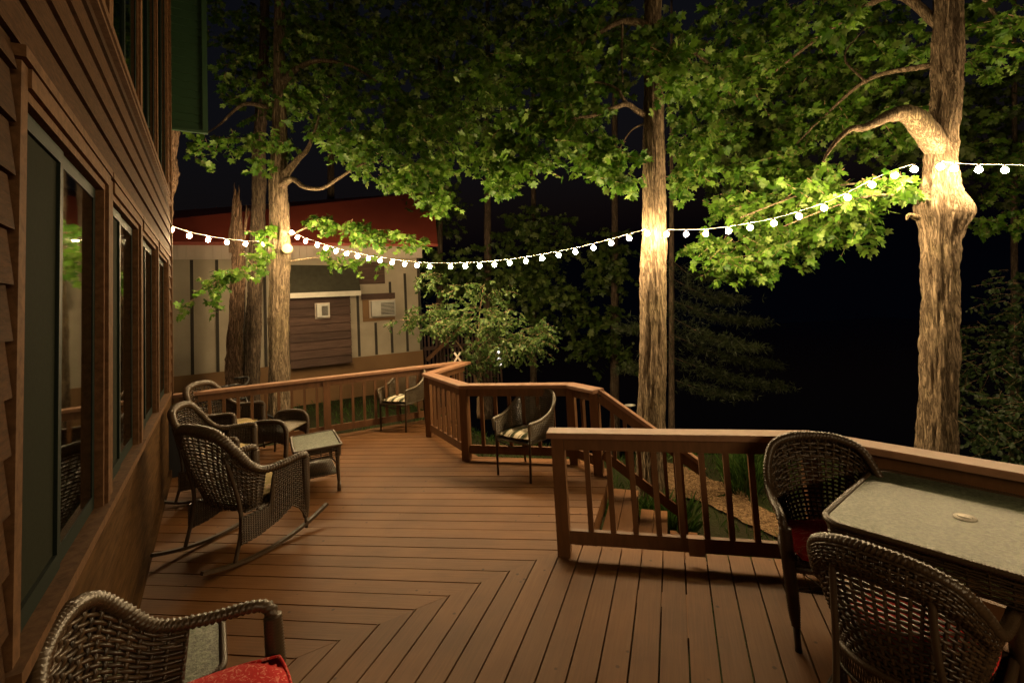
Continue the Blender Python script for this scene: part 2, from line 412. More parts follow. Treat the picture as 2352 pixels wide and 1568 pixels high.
pa = polyA; pb = polyB
for q, idx in ((shr(pa, .05), range(1, 9)), (shr(pb, .05), range(1, 4))):
    for i in idx: edge(q[i], q[(i + 1) % len(q)])
tag(mb.build('deck_edge', M['deck']), kind='structure')
# dark ground sheet right below the deck is the terrain itself

# --- stairs
stair = empty('deck_stairs', st_pt(4.2, -.3) + Vector((0, 0, -.75)), 0, 'short brown wooden steps going down from the gap in the railings', 'stairs')
def child_world(o, parent):
    o.parent = parent; o.matrix_parent_inverse = (Matrix.Translation(parent.location) @ Matrix.Rotation(parent.rotation_euler.z, 4, 'Z')).inverted(); return o
for k in range(3):
    n0 = -.686 + .012 + .262 * k; z = -.18 * (k + 1)
    for j in range(2):
        a = st_pt(3.5, n0 + .127 * j); b = st_pt(4.98, n0 + .127 * j); q = [a, st_pt(3.5, n0 + .127 * j + .121), st_pt(4.98, n0 + .127 * j + .121), b]
        R2 = Matrix.Rotation(-math.atan2(E18.y, E18.x), 3, 'Z'); q = [R2 @ p for p in q]
        o = MB().prism([(p.x, p.y) for p in q], z - .034, z).build('tread', M['deck'], rz=math.atan2(E18.y, E18.x)); child_world(o, stair)
for s in (3.55, 4.2, 4.92):
    mb = MB(); a = st_pt(s, -.67); nrm = N18
    for k in range(3):
        c = st_pt(s, -.686 + .13 + .262 * k); mb.box((c.x, c.y, (-.18 * (k + 1) - .036 - .80) / 2), (.03, .25, .80 - .18 * (k + 1) - .036), rz=math.atan2(E18.y, E18.x) + 0, axes=None)
    child_world(mb.build('stringer', M['deck']), stair)

# --- railings
def rail_run(name, label, pts, posts, zc=.85, bal=.165, end_posts=True, skip_last_cap=False, wcap=.15, post=.088):
    root = empty(name, (pts[0].x, pts[0].y, 0), 0, label, 'railing', 'deck railings')
    def P(o): return child_world(o, root)
    for p in posts:
        rz = math.atan2((pts[1] - pts[0]).y, (pts[1] - pts[0]).x)
        P(MB().box((p.x, p.y, (zc - .04 - .0) / 2 - .002), (post, post, zc - .044), rz=rz).build('post', M['rail']))
    # cap rail with mitred corners
    n = len(pts)
    L = []; R_ = []
    for i, p in enumerate(pts):
        d0 = (p - pts[i - 1]).normalized() if i else (pts[1] - p).normalized(); d1 = (pts[i + 1] - p).normalized() if i < n - 1 else d0
        nn = Vector((-(d0 + d1).y, (d0 + d1).x, 0)).normalized(); k = (wcap / 2) / max(.3, nn.dot(Vector((-d0.y, d0.x, 0))))
        ex = -d1 * .07 if i == 0 else (d0 * .07 if i == n - 1 else Vector())
        L.append(p + nn * k + ex); R_.append(p - nn * k + ex)
    for i in range(n - 1):
        q = [L[i], R_[i], R_[i + 1], L[i + 1]]; mb = MB(); ins = .006
        c = sum(q, Vector()) / 4
        V = [(p.x, p.y, zc - .038) for p in q] + [(p.x, p.y, zc - ins) for p in q]
        t = []
        for j, p in enumerate(q):
            dn = (q[(j + 1) % 2 if j < 2 else 5 - j] - p).normalized() if False else (L[i] - R_[i]).normalized()
            t.append(p - dn * ins if j in (0, 3) else p + dn * ins)
        V += [(p.x, p.y, zc) for p in t]
        Fs = [(3, 2, 1, 0), (8, 9, 10, 11)] + [(j, (j + 1) % 4, 4 + (j + 1) % 4, 4 + j) for j in range(4)] + [(4 + j, 4 + (j + 1) % 4, 8 + (j + 1) % 4, 8 + j) for j in range(4)]
        P(mb.add(V, Fs).build('cap_rail', M['cap']))
        a, b = pts[i], pts[i + 1]; d = (b - a).normalized(); nn = Vector((-d.y, d.x, 0)); ln = (b - a).length
        aa = a + d * (post / 2 + .001); bb = b - d * (post / 2 + .001)
        P(MB().bar(Vector((aa.x, aa.y, zc - .038 - .047)), Vector((bb.x, bb.y, zc - .038 - .047)), .038, .09).build('top_rail', M['rail']))
        P(MB().bar(Vector((aa.x, aa.y, .125)), Vector((bb.x, bb.y, .125)), .038, .09).build('bottom_rail', M['rail']))
        cnt = max(1, int((ln - post) / bal)); st = (ln - post) / (cnt + 1)
        for k in range(1, cnt + 1):
            c = a + d * (post / 2 + st * k) 
            P(MB().box((c.x, c.y, (.171 + zc - .13) / 2), (.036, .036, zc - .13 - .171 - .002), rz=math.atan2(d.y, d.x)).build('baluster', M['rail']))
    return root
rail_run('deck_railing', 'nearest brown deck railing, turning a corner behind the glass dining table', [PN, C1, C2], [PN, C1, C1.lerp(C2, .55), C2])
rail_run('deck_railing', 'long back railing from the house corner to the white cross, before the shed', [BL, PX], [BL + backd * .1, BL.lerp(PX, .47), PX])
rail_run('deck_railing', 'zigzag brown railing from the white cross to the gap at the steps', [PX + Vector((.1, -.1, 0)), P1, P2, PM, PS], [P1, P2, PM, PS])
jb = gz(1592, 1228, .10)
dd_ = (C1 - PN).normalized(); tt_ = (jb - PN).dot(dd_); jc = PN + dd_ * tt_
bpy_rail = [o for o in col.objects if o.name == 'deck_railing'][0]
child_world(MB().box((jc.x, jc.y, .115), (.10, .052, .112), rz=math.atan2(dd_.y, dd_.x)).build('joint_block', M['cap']), bpy_rail)
# stair rail
sr = empty('stair_railing', (PS.x, PS.y, 0), 0, 'sloping brown handrail with balusters beside the steps, before the middle trunk', 'railing')
LP = PS + N18 * .76
a = PS + N18 * .05 + Vector((0, 0, .83)); b = PS + N18 * .98 + Vector((0, 0, .15))
child_world(MB().bar(a, b, .09, .036).build('handrail', M['cap']), sr)
child_world(MB().bar(a - Vector((0, 0, .075)), b - Vector((0, 0, .075)), .036, .085).build('top_rail', M['rail']), sr)
child_world(MB().bar(PS + N18 * .05 + Vector((0, 0, .20)), LP + Vector((0, 0, -.32)), .036, .085).build('bottom_rail', M['rail']), sr)
child_world(MB().box((LP.x, LP.y, -.25), (.088, .088, 1.06), rz=math.atan2(E18.y, E18.x)).build('post', M['rail']), sr)
for k in range(1, 6):
    c = PS + N18 * (.05 + .118 * k); f = (.118 * k) / .93
    z_t = .83 - .68 * f - .12; z_b = .20 - .52 * (.118 * k / .71) + .045
    child_world(MB().box((c.x, c.y, (z_t + z_b) / 2), (.034, .034, z_t - z_b), rz=math.atan2(E18.y, E18.x)).build('baluster', M['rail']), sr)

# ================================================================== HOUSE
house = empty('house', wp(0), 0, 'brown cedar sided house with a row of tall windows along the left side', 'house')
def H(o): return child_world(o, house)
WAX = [list(WD), list(WN), [0, 0, 1]]
def wbox(mb, t0, t1, o0, o1, z0, z1_, mi=0):
    c = wp((t0 + t1) / 2, (z0 + z1_) / 2, (o0 + o1) / 2); return mb.box(c, (abs(t1 - t0), abs(o1 - o0), abs(z1_ - z0)), axes=WAX, mi=mi)
def lap(mb, t0, t1, z0, z1_, ex=.142, o=.0):
    z = z0
    while z < z1_ - .01:
        h = min(ex, z1_ - z)
        # wedge course: thick at the bottom
        P = [(t0, z, o), (t1, z, o), (t1, z, o + .026), (t0, z, o + .026), (t0, z + h + .02, o), (t1, z + h + .02, o), (t1, z + h + .004, o + .010), (t0, z + h + .004, o + .010)]
        V = [tuple(wp(t, zz, oo)) for t, zz, oo in P]
        mb.add(V, [(0, 1, 2, 3), (4, 7, 6, 5), (3, 2, 6, 7), (0, 4, 5, 1), (0, 3, 7, 4), (1, 5, 6, 2)]); z += h
WIN = [(-2.27, -.99), (-.93, .25), (.32, 1.49), (1.56, 2.74)]
ZS, ZT = .955, 2.515; UZ0, UZ1 = 3.27, 5.9
TL, TR = -6.5, 3.3
mb = MB(); wbox(mb, TL, TR, -.16, -.002, -.35, ZS - .03)
wbox(mb, TL, TR, -.16, -.002, ZT + .03, UZ0 - .03); wbox(mb, TL, TR, -.16, -.002, UZ1 + .03, 8.0)
for lo, hi in ((ZS - .03, ZT + .03), (UZ0 - .03, UZ1 + .03)):
    tt = [TL] + [q for a_, b_ in WIN for q in (a_ + .03, b_ - .03)] + [TR]
    for i in range(0, len(tt), 2): wbox(mb, tt[i], tt[i + 1], -.16, -.002, lo, hi)
H(mb.build('wall', M['siding']))
mb = MB()
lap(mb, TL, TR - .03, ZT + .04, UZ0 - .06, .142); lap(mb, TL, TR - .03, UZ1 + .06, 8.0)
lap(mb, TL, -2.30, .06, ZT + .04); lap(mb, 2.83, TR - .03, ZS - .08, ZT + .04)
lap(mb, 2.83, TR - .03, UZ0 - .05, UZ1 + .06); lap(mb, TL, -2.30, UZ0 - .05, UZ1 + .06)
H(mb.build('siding', M['siding']))
mb = MB(); wbox(mb, -2.23, TR - .03, 0, .022, .004, ZS - .05); H(mb.build('base_panel', M['panel']))
mb = MB(); wbox(mb, TR - .03, TR + .03, -.2, .034, -.3, 8.0); H(mb.build('corner_board', M['trim']))
mb = MB(); wbox(mb, -2.25, TR - .03, .022, .05, .0, .09); H(mb.build('skirting', M['panel']))
mb = MB(); wbox(mb, -2.3, TR, .0, .04, UZ0 - .062, UZ0 - .042); H(mb.build('ledge', M['trim']))
# interior
mb = MB(); wbox(mb, TL, TR - .2, -2.6, -2.55, -.2, 6.2); wbox(mb, TL, TR - .2, -2.55, -.16, 3.0, 3.06); wbox(mb, TL, TR - .2, -2.55, -.16, .10, .14)
wbox(mb, TR - .2, TR - .17, -2.6, -.16, -.2, 6.2); H(mb.build('room', M['room']))
def window(t0, t1, z0, z1_, upper=False, k=0):
    mb = MB(); tw = .055
    wbox(mb, t0 - .0, t0 + tw, .0, .026, z0, z1_); wbox(mb, t1 - tw, t1, .0, .034, z0, z1_); wbox(mb, t0 + tw, t1 - tw, .0, .034, z1_ - tw, z1_)
    wbox(mb, t0 - .02, t1 + .02, .0, .040, z1_ + .002, z1_ + .035)
    # inner reveal steps
    wbox(mb, t0 + tw, t0 + tw + .018, -.05, .012, z0, z1_ - tw); wbox(mb, t1 - tw - .03, t1 - tw, -.05, .020, z0, z1_ - tw)
    wbox(mb, t0 + tw + .018, t1 - tw - .03, -.05, .020, z1_ - tw - .03, z1_ - tw)
    wf = H(mb.build('window', M['trim']))
    mb = MB(); wbox(mb, t0 - .03, t1 + .03, -.03, .05, z0 - .04, z0); s_ = mb.build('sill', M['trim'])
    s_.parent = wf
    a_, b_ = t0 + tw + .018, t1 - tw - .03; mid = (a_ + b_) / 2 - .05
    for q, (x0, x1) in enumerate(((a_, mid), (mid, b_))):
        mb = MB(); sw = .04; o0, o1 = -.055, (-.004 - .008 * q) + (.022 if upper else 0); z_b = z0 + .0; z_t = z1_ - tw - .03
        wbox(mb, x0, x0 + sw, o0, o1, z_b, z_t); wbox(mb, x1 - sw, x1, o0, o1, z_b, z_t)
        wbox(mb, x0 + sw, x1 - sw, o0, o1, z_b, z_b + .06); wbox(mb, x0 + sw, x1 - sw, o0, o1, z_t - .05, z_t)
        s2 = mb.build('sash', M['greendark']); s2.parent = wf
        mb = MB(); scr = (q == 0 and not upper)
        po = .021 if upper else 0
        wbox(mb, x0 + sw + .001, x1 - sw - .001, -.020 + po, -.015 + po, z_b + .061, z_t - .051)
        p = mb.build('screen' if scr else 'pane', M['screen'] if scr else M['glass']); p.parent = wf
    return wf
for k, (a_, b_) in enumerate(WIN):
    window(a_, b_, ZS, ZT, False, k); window(a_, b_, UZ0, UZ1, True, k)
# curtains inside
def curtain(t0, t1, z0, z1_, o=-.22):
    n = 60; V = []; 
    for i in range(n + 1):
        t = t0 + (t1 - t0) * i / n; oo = o + .03 * math.sin(i * .9) + .01 * math.sin(i * 2.3)
        V.append(tuple(wp(t, z0, oo))); V.append(tuple(wp(t, z1_, oo)))
    return MB().add(V, [(2 * i, 2 * i + 2, 2 * i + 3, 2 * i + 1) for i in range(n)])
H(curtain(-.25, .2, .6, 2.9).build('curtain', M['curtain'], smooth=True)); H(curtain(1.15, 1.48, .6, 2.9).build('curtain', M['curtain'], smooth=True))
for a_, b_ in WIN: H(curtain(a_ + .1, b_ - .1, 3.25, 5.9, -.10).build('curtain', M['blind'], smooth=True))
# green bump-out beyond the corner
gd = az(57.4); g0 = wp(3.56, 0, -.35)
mb = MB()
GA = [list(gd), list(-WD), [0, 0, 1]]
def gbox(m_, x0, x1, y0, y1, z0, z1_):
    c = g0 + gd * ((x0 + x1) / 2) + WD * (-(y0 + y1) / 2) ; c.z = (z0 + z1_) / 2; m_.box(c, (x1 - x0, y1 - y0, z1_ - z0), axes=GA)
gbox(mb, 0, .72, -.09, -.02, 4.33, 8)
z = 4.33
while z < 8:
    c0 = [(0, z, 0), (.72, z, 0), (.72, z, .018), (0, z, .018), (0, z + .112, 0), (.72, z + .112, 0), (.72, z + .105, .004), (0, z + .105, .004)]
    V = []
    for x_, zz, oo in c0:
        p = g0 + gd * x_ - WD * (oo - .02); V.append((p.x, p.y, zz))
    mb.add(V, [(0, 1, 2, 3), (4, 7, 6, 5), (3, 2, 6, 7), (0, 4, 5, 1), (0, 3, 7, 4), (1, 5, 6, 2)]); z += .112
H(mb.build('green_gable', M['green']))
mb = MB(); gbox(mb, .72, .78, -.05, .03, 4.30, 8); gbox(mb, -.02, .72, -.02, .03, 4.295, 4.33); H(mb.build('green_trim', M['green']))
# corner downspout / rough post beyond the corner (old vine covered trunk)
# ================================================================== SHED
S0 = Vector((-4.976, 10.879, -.3)); SD = az(61); SB = Vector((-SD.y, SD.x, 0))
SAX = [list(SD), list(-SB), [0, 0, 1]]
def sp_(s, z, o=0.): p = S0 + SD * s - SB * o; return Vector((p.x, p.y, z))      # o > 0 comes towards the deck
shed = empty('shed', sp_(0, -.3), 0, 'pale board and batten outbuilding with a dark red roof behind the back railing', 'shed')
def SH(o): return child_world(o, shed)
def sbox(mb, s0, s1, o0, o1, z0, z1_): return mb.box(sp_((s0 + s1) / 2, (z0 + z1_) / 2, (o0 + o1) / 2), (s1 - s0, abs(o1 - o0), z1_ - z0), axes=SAX)
mb = MB(); sbox(mb, -5, 2.92, -4.5, -.004, .60, 3.36); SH(mb.build('wall', M['beige']))
mb = MB(); sbox(mb, -5, 2.92, -4.5, .02, -.9, .60); SH(mb.build('foundation', M['skirt']))
mb = MB()
for s in np.arange(-4.9, 2.9, .155): sbox(mb, s, s + .150, .0, .03, 3.0, 3.34)
SH(mb.build('fascia', M['fascia']))
for s, z0, z1_ in ((-4.4, .6, 2.99), (-3.6, .6, 2.99), (-2.8, .6, 2.99), (-2.03, .6, 2.99), (-1.58, .6, 2.99), (-1.08, .6, 2.99), (-.67, .6, 2.99), (1.33, .62, 2.3), (1.74, .62, 1.40), (2.13, .62, 2.4), (2.52, .62, 2.6), (2.88, .62, 3.0)):
    mb = MB(); sbox(mb, s - .028, s + .028, .0, .028, z0, z1_); SH(mb.build('batten', M['batten']))
# lean-to box of dark boards with a shingled top and a white drip edge
mb = MB(); z = .52; sbox(mb, -.19, 1.11, .002, .19, .52, 2.06)
while z < 2.05: 
    P = [(-.2, z, .0), (1.12, z, .0), (1.12, z, .21), (-.2, z, .21), (-.2, z + .178, .0), (1.12, z + .178, .0), (1.12, z + .178, .175), (-.2, z + .178, .175)]
    mb.add([tuple(sp_(a_, b_, c_ + .03)) for a_, b_, c_ in P], [(0, 1, 2, 3), (4, 7, 6, 5), (3, 2, 6, 7), (0, 4, 5, 1), (0, 3, 7, 4), (1, 5, 6, 2)]); z += .19
SH(mb.build('box_bay', M['oldwood']))
mb = MB(); mb.add([tuple(sp_(a_, z_, o_)) for a_, z_, o_ in ((-.3, 2.19, .36), (1.34, 2.19, .36), (1.34, 2.19, .03), (-.3, 2.19, .03), (-.3, 2.20, .36), (1.34, 2.20, .36), (1.34, 2.82, .03), (-.3, 2.86, .03))], [(0, 3, 2, 1), (0, 1, 5, 4), (4, 5, 6, 7), (1, 2, 6, 5), (0, 4, 7, 3)])
SH(mb.build('bay_roof', M['shingle']))
mb = MB(); sbox(mb, -.3, 1.34, .362, .39, 2.08, 2.195); SH(mb.build('drip_edge', M['white']))
mb = MB(); sbox(mb, 1.36, 2.0, .0, .05, 2.36, 2.9); sbox(mb, 1.42, 2.24, .0, .05, 1.98, 2.12); SH(mb.build('window_boarding', M['oldwood']))
mb = MB(); sbox(mb, 1.44, 2.22, .0, .03, 1.44, 1.975); SH(mb.build('window_filler', M['skirt']))
def ac(s0, s1, z0, z1_, o0, label):
    r = empty('air_conditioner', sp_((s0 + s1) / 2, z0, o0), 0, label, 'air conditioner', 'window air conditioners on the shed')
    mb = MB(); sbox(mb, s0, s1, o0 - .1, o0 + .16, z0, z1_); child_world(mb.build('casing', M['metal']), r)
    mb = MB(); n = 9
    for i in range(n): z = z0 + .04 + (z1_ - z0 - .08) * i / n; sbox(mb, s0 + (s1 - s0) * .38, s1 - .03, o0 + .161, o0 + .172, z, z + .018)
    child_world(mb.build('grille', M['batten']), r)
    mb = MB(); 
    for a_, b_, c_, d_ in ((s0 - .03, s0, z0 - .03, z1_ + .03), (s1, s1 + .03, z0 - .03, z1_ + .03), (s0, s1, z0 - .03, z0), (s0, s1, z1_, z1_ + .03)): sbox(mb, a_, b_, o0, o0 + .03, c_, d_)
    child_world(mb.build('frame', M['fascia']), r)
ac(.36, .62, 1.62, 1.92, .245, 'small white air conditioner set in the dark board bay under the white drip edge')
ac(1.62, 2.2, 1.55, 1.93, .045, 'wider grey air conditioner in the shed wall partly hidden by shrub leaves')
# roof
mb = MB()
R1 = [sp_(-5.2, 3.34, .28), sp_(3.35, 3.34, .28), sp_(4.3, 5.42, -2.5), sp_(-5.2, 4.15, -2.5)]
V = [tuple(p) for p in R1] + [tuple(p - Vector((0, 0, .07))) for p in R1]
mb.add(V, [(0, 1, 2, 3), (7, 6, 5, 4), (0, 4, 5, 1), (1, 5, 6, 2), (2, 6, 7, 3), (3, 7, 4, 0)])
for s in np.arange(-5.0, 3.4, .42):    # standing seams
    f = (s + 5.2) / 8.55; a_ = Vector(R1[0]).lerp(R1[1], f); b_ = Vector(R1[3]).lerp(R1[2], f); mb.bar(a_ + Vector((0, 0, .006)), b_ + Vector((0, 0, .006)), .022, .02)
SH(mb.build('roof', M['roofred']))
mb = MB(); R2_ = [sp_(4.3, 5.40, -2.5), sp_(-5.2, 4.13, -2.5), sp_(-5.2, 3.2, -5), sp_(3.6, 3.2, -5)]; mb.add([tuple(p) for p in R2_], [(0, 1, 2, 3)]); SH(mb.build('rear_roof', M['roofred']))
mb = MB(); mb.add([tuple(sp_(2.925, .6, -.01)), tuple(sp_(2.925, .6, -4.5)), tuple(sp_(2.925, 3.3, -4.5)), tuple(sp_(3.1, 4.9, -2.5)), tuple(sp_(2.925, 3.36, -.01))], [(0, 1, 2, 3, 4)]); SH(mb.build('gable_end', M['beige']))
# slatted fence/ramp beyond the shed
fn = empty('slatted_fence', sp_(3.1, -.6, .3), 0, 'dark slatted fence with a sloping rail beside the right end of the shed', 'fence')
for i in range(22):
    s = 3.05 + i * .105; mb = MB(); mb.box(sp_(s, .15, -.2), (.05, .03, 1.6 - .01 * i), axes=SAX); child_world(mb.build('slat', M['oldwood']), fn)
child_world(MB().bar(sp_(2.98, .35, .1), sp_(4.3, 1.35, .1), .05, .09).build('sloping_rail', M['rail']), fn)
child_world(MB().bar(sp_(2.98, .62, -.15), sp_(5.3, .62, -.15), .04, .09).build('top_rail', M['oldwood']), fn)
# small wooden cross lying on the rail corner
mb = MB(); c = Vector((PX.x - .02, PX.y, .925))
for sgn in (-1, 1):
    mb.box(c + Vector((0, .006 * sgn, 0)), (.028, .012, .17), axes=[[math.cos(.62), 0, sgn * math.sin(.62)], [0, 1, 0], [-sgn * math.sin(.62), 0, math.cos(.62)]])
tag(mb.build('cross', M['white']), 'small white painted wooden cross standing on the far railing corner', 'cross')

#TREES#
# ================================================================== TREES
def mesh_raw(name, V, Fq, mat, parent=None, smooth=False):
    """V (n,3), Fq (m,k) index array"""
    me = bpy.data.meshes.new(name); k = Fq.shape[1]
    me.vertices.add(len(V)); me.vertices.foreach_set('co', V.astype(np.float32).ravel())
    me.loops.add(Fq.size); me.loops.foreach_set('vertex_index', Fq.astype(np.int32).ravel())
    me.polygons.add(len(Fq)); me.polygons.foreach_set('loop_start', (np.arange(len(Fq)) * k).astype(np.int32))
    me.polygons.foreach_set('loop_total', np.full(len(Fq), k, np.int32))
    me.polygons.foreach_set('use_smooth', np.full(len(Fq), bool(smooth)))
    me.materials.append(mat); me.update(calc_edges=True)
    o = bpy.data.objects.new(name, me); col.objects.link(o)
    if parent is not None: o.parent = parent
    return o
LH = [(.0, -.02), (.20, -.10), (.50, .06), (.31, .22), (.56, .40), (.46, .50), (.50, .68), (.26, .58), (.15, .66), (.12, .84)]
LEAF = np.array([(0., .32)] + LH + [(0, 1.02)] + [(-x, y) for x, y in LH[:0:-1]]); LEAF[:, 1] -= 0
LF = np.array([(0, i, i % (len(LEAF) - 1) + 1) for i in range(1, len(LEAF))])
DENS = 1.4
SH_ = np.array([(0, .4), (0, 0), (.28, .25), (.30, .6), (0, 1.), (-.30, .6), (-.28, .25)]); SF = np.array([(0, i, i % 6 + 1) for i in range(1, 7)])
def leaves(name, P, Nn, T, size, mat, parent, tmpl=LEAF, tf=LF, curl=.22):
    n = len(P); Nn = Nn / np.linalg.norm(Nn, axis=1, keepdims=True)
    T = T - (T * Nn).sum(1, keepdims=True) * Nn; T /= np.linalg.norm(T, axis=1, keepdims=True) + 1e-9
    S = np.cross(T, Nn); x = tmpl[:, 0][None, :, None]; y = tmpl[:, 1][None, :, None]
    cu = (nrs.rand(n)[:, None, None] * 1.6 - .4) * curl; fo = nrs.rand(n)[:, None, None] * .35
    zz = -cu * y * y - fo * np.abs(x)
    V = P[:, None] + size[:, None, None] * (x * S[:, None] + y * T[:, None] + zz * Nn[:, None])
    Fq = (tf[None] + (np.arange(n) * len(tmpl))[:, None, None]).reshape(-1, 3)
    return mesh_raw(name, V.reshape(-1, 3), Fq, mat, parent)
def foliage(name, clumps, mat, parent, lsize=.092, tmpl=LEAF, tf=LF, per=13, droop=.35, tw=.0035, spl=.42, name_twig='twigs'):
    """clumps: (px, py, depth, rx_px, ry_px, r_depth_m, count): leaf sprays scattered through ellipsoids; small twigs join the leaves"""
    Ps, Ns, Ts, Sz = [], [], [], []; tb = MB()
    for (px, py, Y, rx, ry, rd, cnt) in clumps:
        c = np.array(at(px, py, Y)); k = Y / 1082.
        ns = max(2, int(cnt * DENS / per))
        for _ in range(ns):
            d = nrs.randn(3); d /= np.linalg.norm(d); r = nrs.rand() ** .42
            o = c + d * r * np.array([rx * k, rd, ry * k])
            a = nrs.rand() * 2 * PI; dr = np.array([math.cos(a), math.sin(a), -droop * nrs.rand() - .05]); dr /= np.linalg.norm(dr)
            # favour growing outwards from the clump
            dr = dr + .5 * d; dr[2] -= .15; dr /= np.linalg.norm(dr)
            side = np.cross(dr, [0, 0, 1.]); side /= np.linalg.norm(side) + 1e-9
            L = spl * (.6 + .6 * nrs.rand()) * (lsize / .105) ** .5
            st = o - dr * L * .5; m = max(3, int(per * (.7 + .6 * nrs.rand())))
            up = np.array([0, 0, 1.]) * .45 + nrs.randn(3) * .3
            for j in range(m):
                f = (j + .6) / m; sgn = 1 if j % 2 else -1
                q = st + dr * L * f + np.array([0, 0, -.12 * L * f * f])
                ld = dr * (.35 + .5 * f) + side * sgn * (1.1 - .7 * f) + nrs.randn(3) * .25; ld[2] -= .40 + .75 * nrs.rand()
                ld /= np.linalg.norm(ld)
                s_ = lsize * (.5 + .8 * nrs.rand())
                Ps.append(q + ld * s_ * .5 * nrs.rand()); Ts.append(ld); Ns.append(up * .8 + nrs.randn(3) * .42 + side * sgn * .15); Sz.append(s_)
            if tw: tb.tube([st, st + dr * L * .5 + np.array([0, 0, -.03 * L]), st + dr * L + np.array([0, 0, -.12 * L])], [tw, tw * .8, tw * .4], 3, caps=False)
    o = leaves(name, np.array(Ps), np.array(Ns), np.array(Ts), np.array(Sz), mat, parent, tmpl, tf)
    if tw: tag(tb.build(name_twig, M['twig'], parent), kind='stuff')
    return o
def bark_tube(mb, pts, rad, sides=40, amp=.035, seed=0, bumps=(), fz=1.):
    """rough trunk: ridged radial displacement; bumps: (z, azimuth, height, size_z, size_a)"""
    rad = np.array(rad) * .93; V, Fs = tube_np(pts, rad, sides, True); n = len(pts); P = np.array([tuple(p) for p in pts])
    for i in range(n):
        c = P[i]; r0 = rad[i]
        for j in range(sides):
            v = V[i * sides + j]; dvec = v - c; rr = np.linalg.norm(dvec) + 1e-9; dvec = dvec / rr; th = math.atan2(dvec[1], dvec[0])
            q = Vector((math.cos(th) * 3.1 + seed, math.sin(th) * 3.1, v[2] * 1.1 * fz))
            rid = 1 - abs(mnoise.noise(Vector((math.cos(th) * 6.5 + seed, math.sin(th) * 6.5, v[2] * 2.1 * fz)))) * 2.2
            RR = r0 * 46; rid2 = abs(mnoise.noise(Vector((math.cos(th) * RR + seed, math.sin(th) * RR, v[2] * 6.5)) + Vector((0, 0, 3 * mnoise.noise(q * 2))))) * 2.2 - .45
            k = amp * (1.0 * mnoise.noise(q) - .35 + .45 * rid + .35 * mnoise.noise(Vector((v[0] * 22, v[1] * 22, v[2] * 7))))
            add = k * min(1, r0 / .15) + amp * .42 * rid2 * min(1, r0 / .1)
            for bz, ba, bh, sz, sa in bumps:
                da = (th - ba + PI) % (2 * PI) - PI
                add += bh * math.exp(-((v[2] - bz) / sz) ** 2 - (da / sa) ** 2)
            V[i * sides + j] = c + dvec * (rr + add)
    mb.add(V, Fs)
def trunk_path(pl, Y, step=.04):
    """pl: (x_left, x_right, y) outline of the trunk as surveyed, at depth Y (may be per point)"""
    pts = []; rr = []
    for q in pl:
        xl, xr, y = q[:3]; YY = q[3] if len(q) > 3 else Y
        pts.append(at((xl + xr) / 2, y, YY)); rr.append((xr - xl) / 2 / 1082 * YY / math.hypot(1, ((xl + xr) / 2 - 1176) / 1082))
    pts = crom(pts, 12); n = len(pts); rs = np.interp(np.linspace(0, len(rr) - 1, n), range(len(rr)), rr)
    # resample
    out = [pts[0]]; ro = [rs[0]]
    for a, b, r in zip(pts, pts[1:], rs[1:]):
        L = (b - a).length; k = max(1, int(L / step))
        for i in range(1, k + 1): out.append(a.lerp(b, i / k)); ro.append(ro[-1] + (r - ro[-1]) * i / k)
    return out, np.array(ro)
def limb(mb, pl, seed=0, sides=12, amp=.012):
    """pl: (x, y, depth, width_px)"""
    pts = crom([at(*q[:3]) for q in pl], 7); rs = np.interp(np.linspace(0, len(pl) - 1, len(pts)), range(len(pl)), [q[3] / 2 / 1082 * q[2] / math.hypot(1, (q[0] - 1176) / 1082) ** .6 for q in pl])
    bark_tube(mb, pts, rs, sides, amp, seed)
def tree(base, label, cat='tree', group='trees around the deck', name='maple_tree'):
    r = empty(name, base, 0, label, cat, group); r['_c'] = 1; del r['_c']; return r
def own(root, objs):
    for o in objs: child_world(o, root)
def adopt(root, fn):
    before = set(col.objects); fn(); 
    for o in [x for x in col.objects if x not in before]:
        if o.parent is None: child_world(o, root)

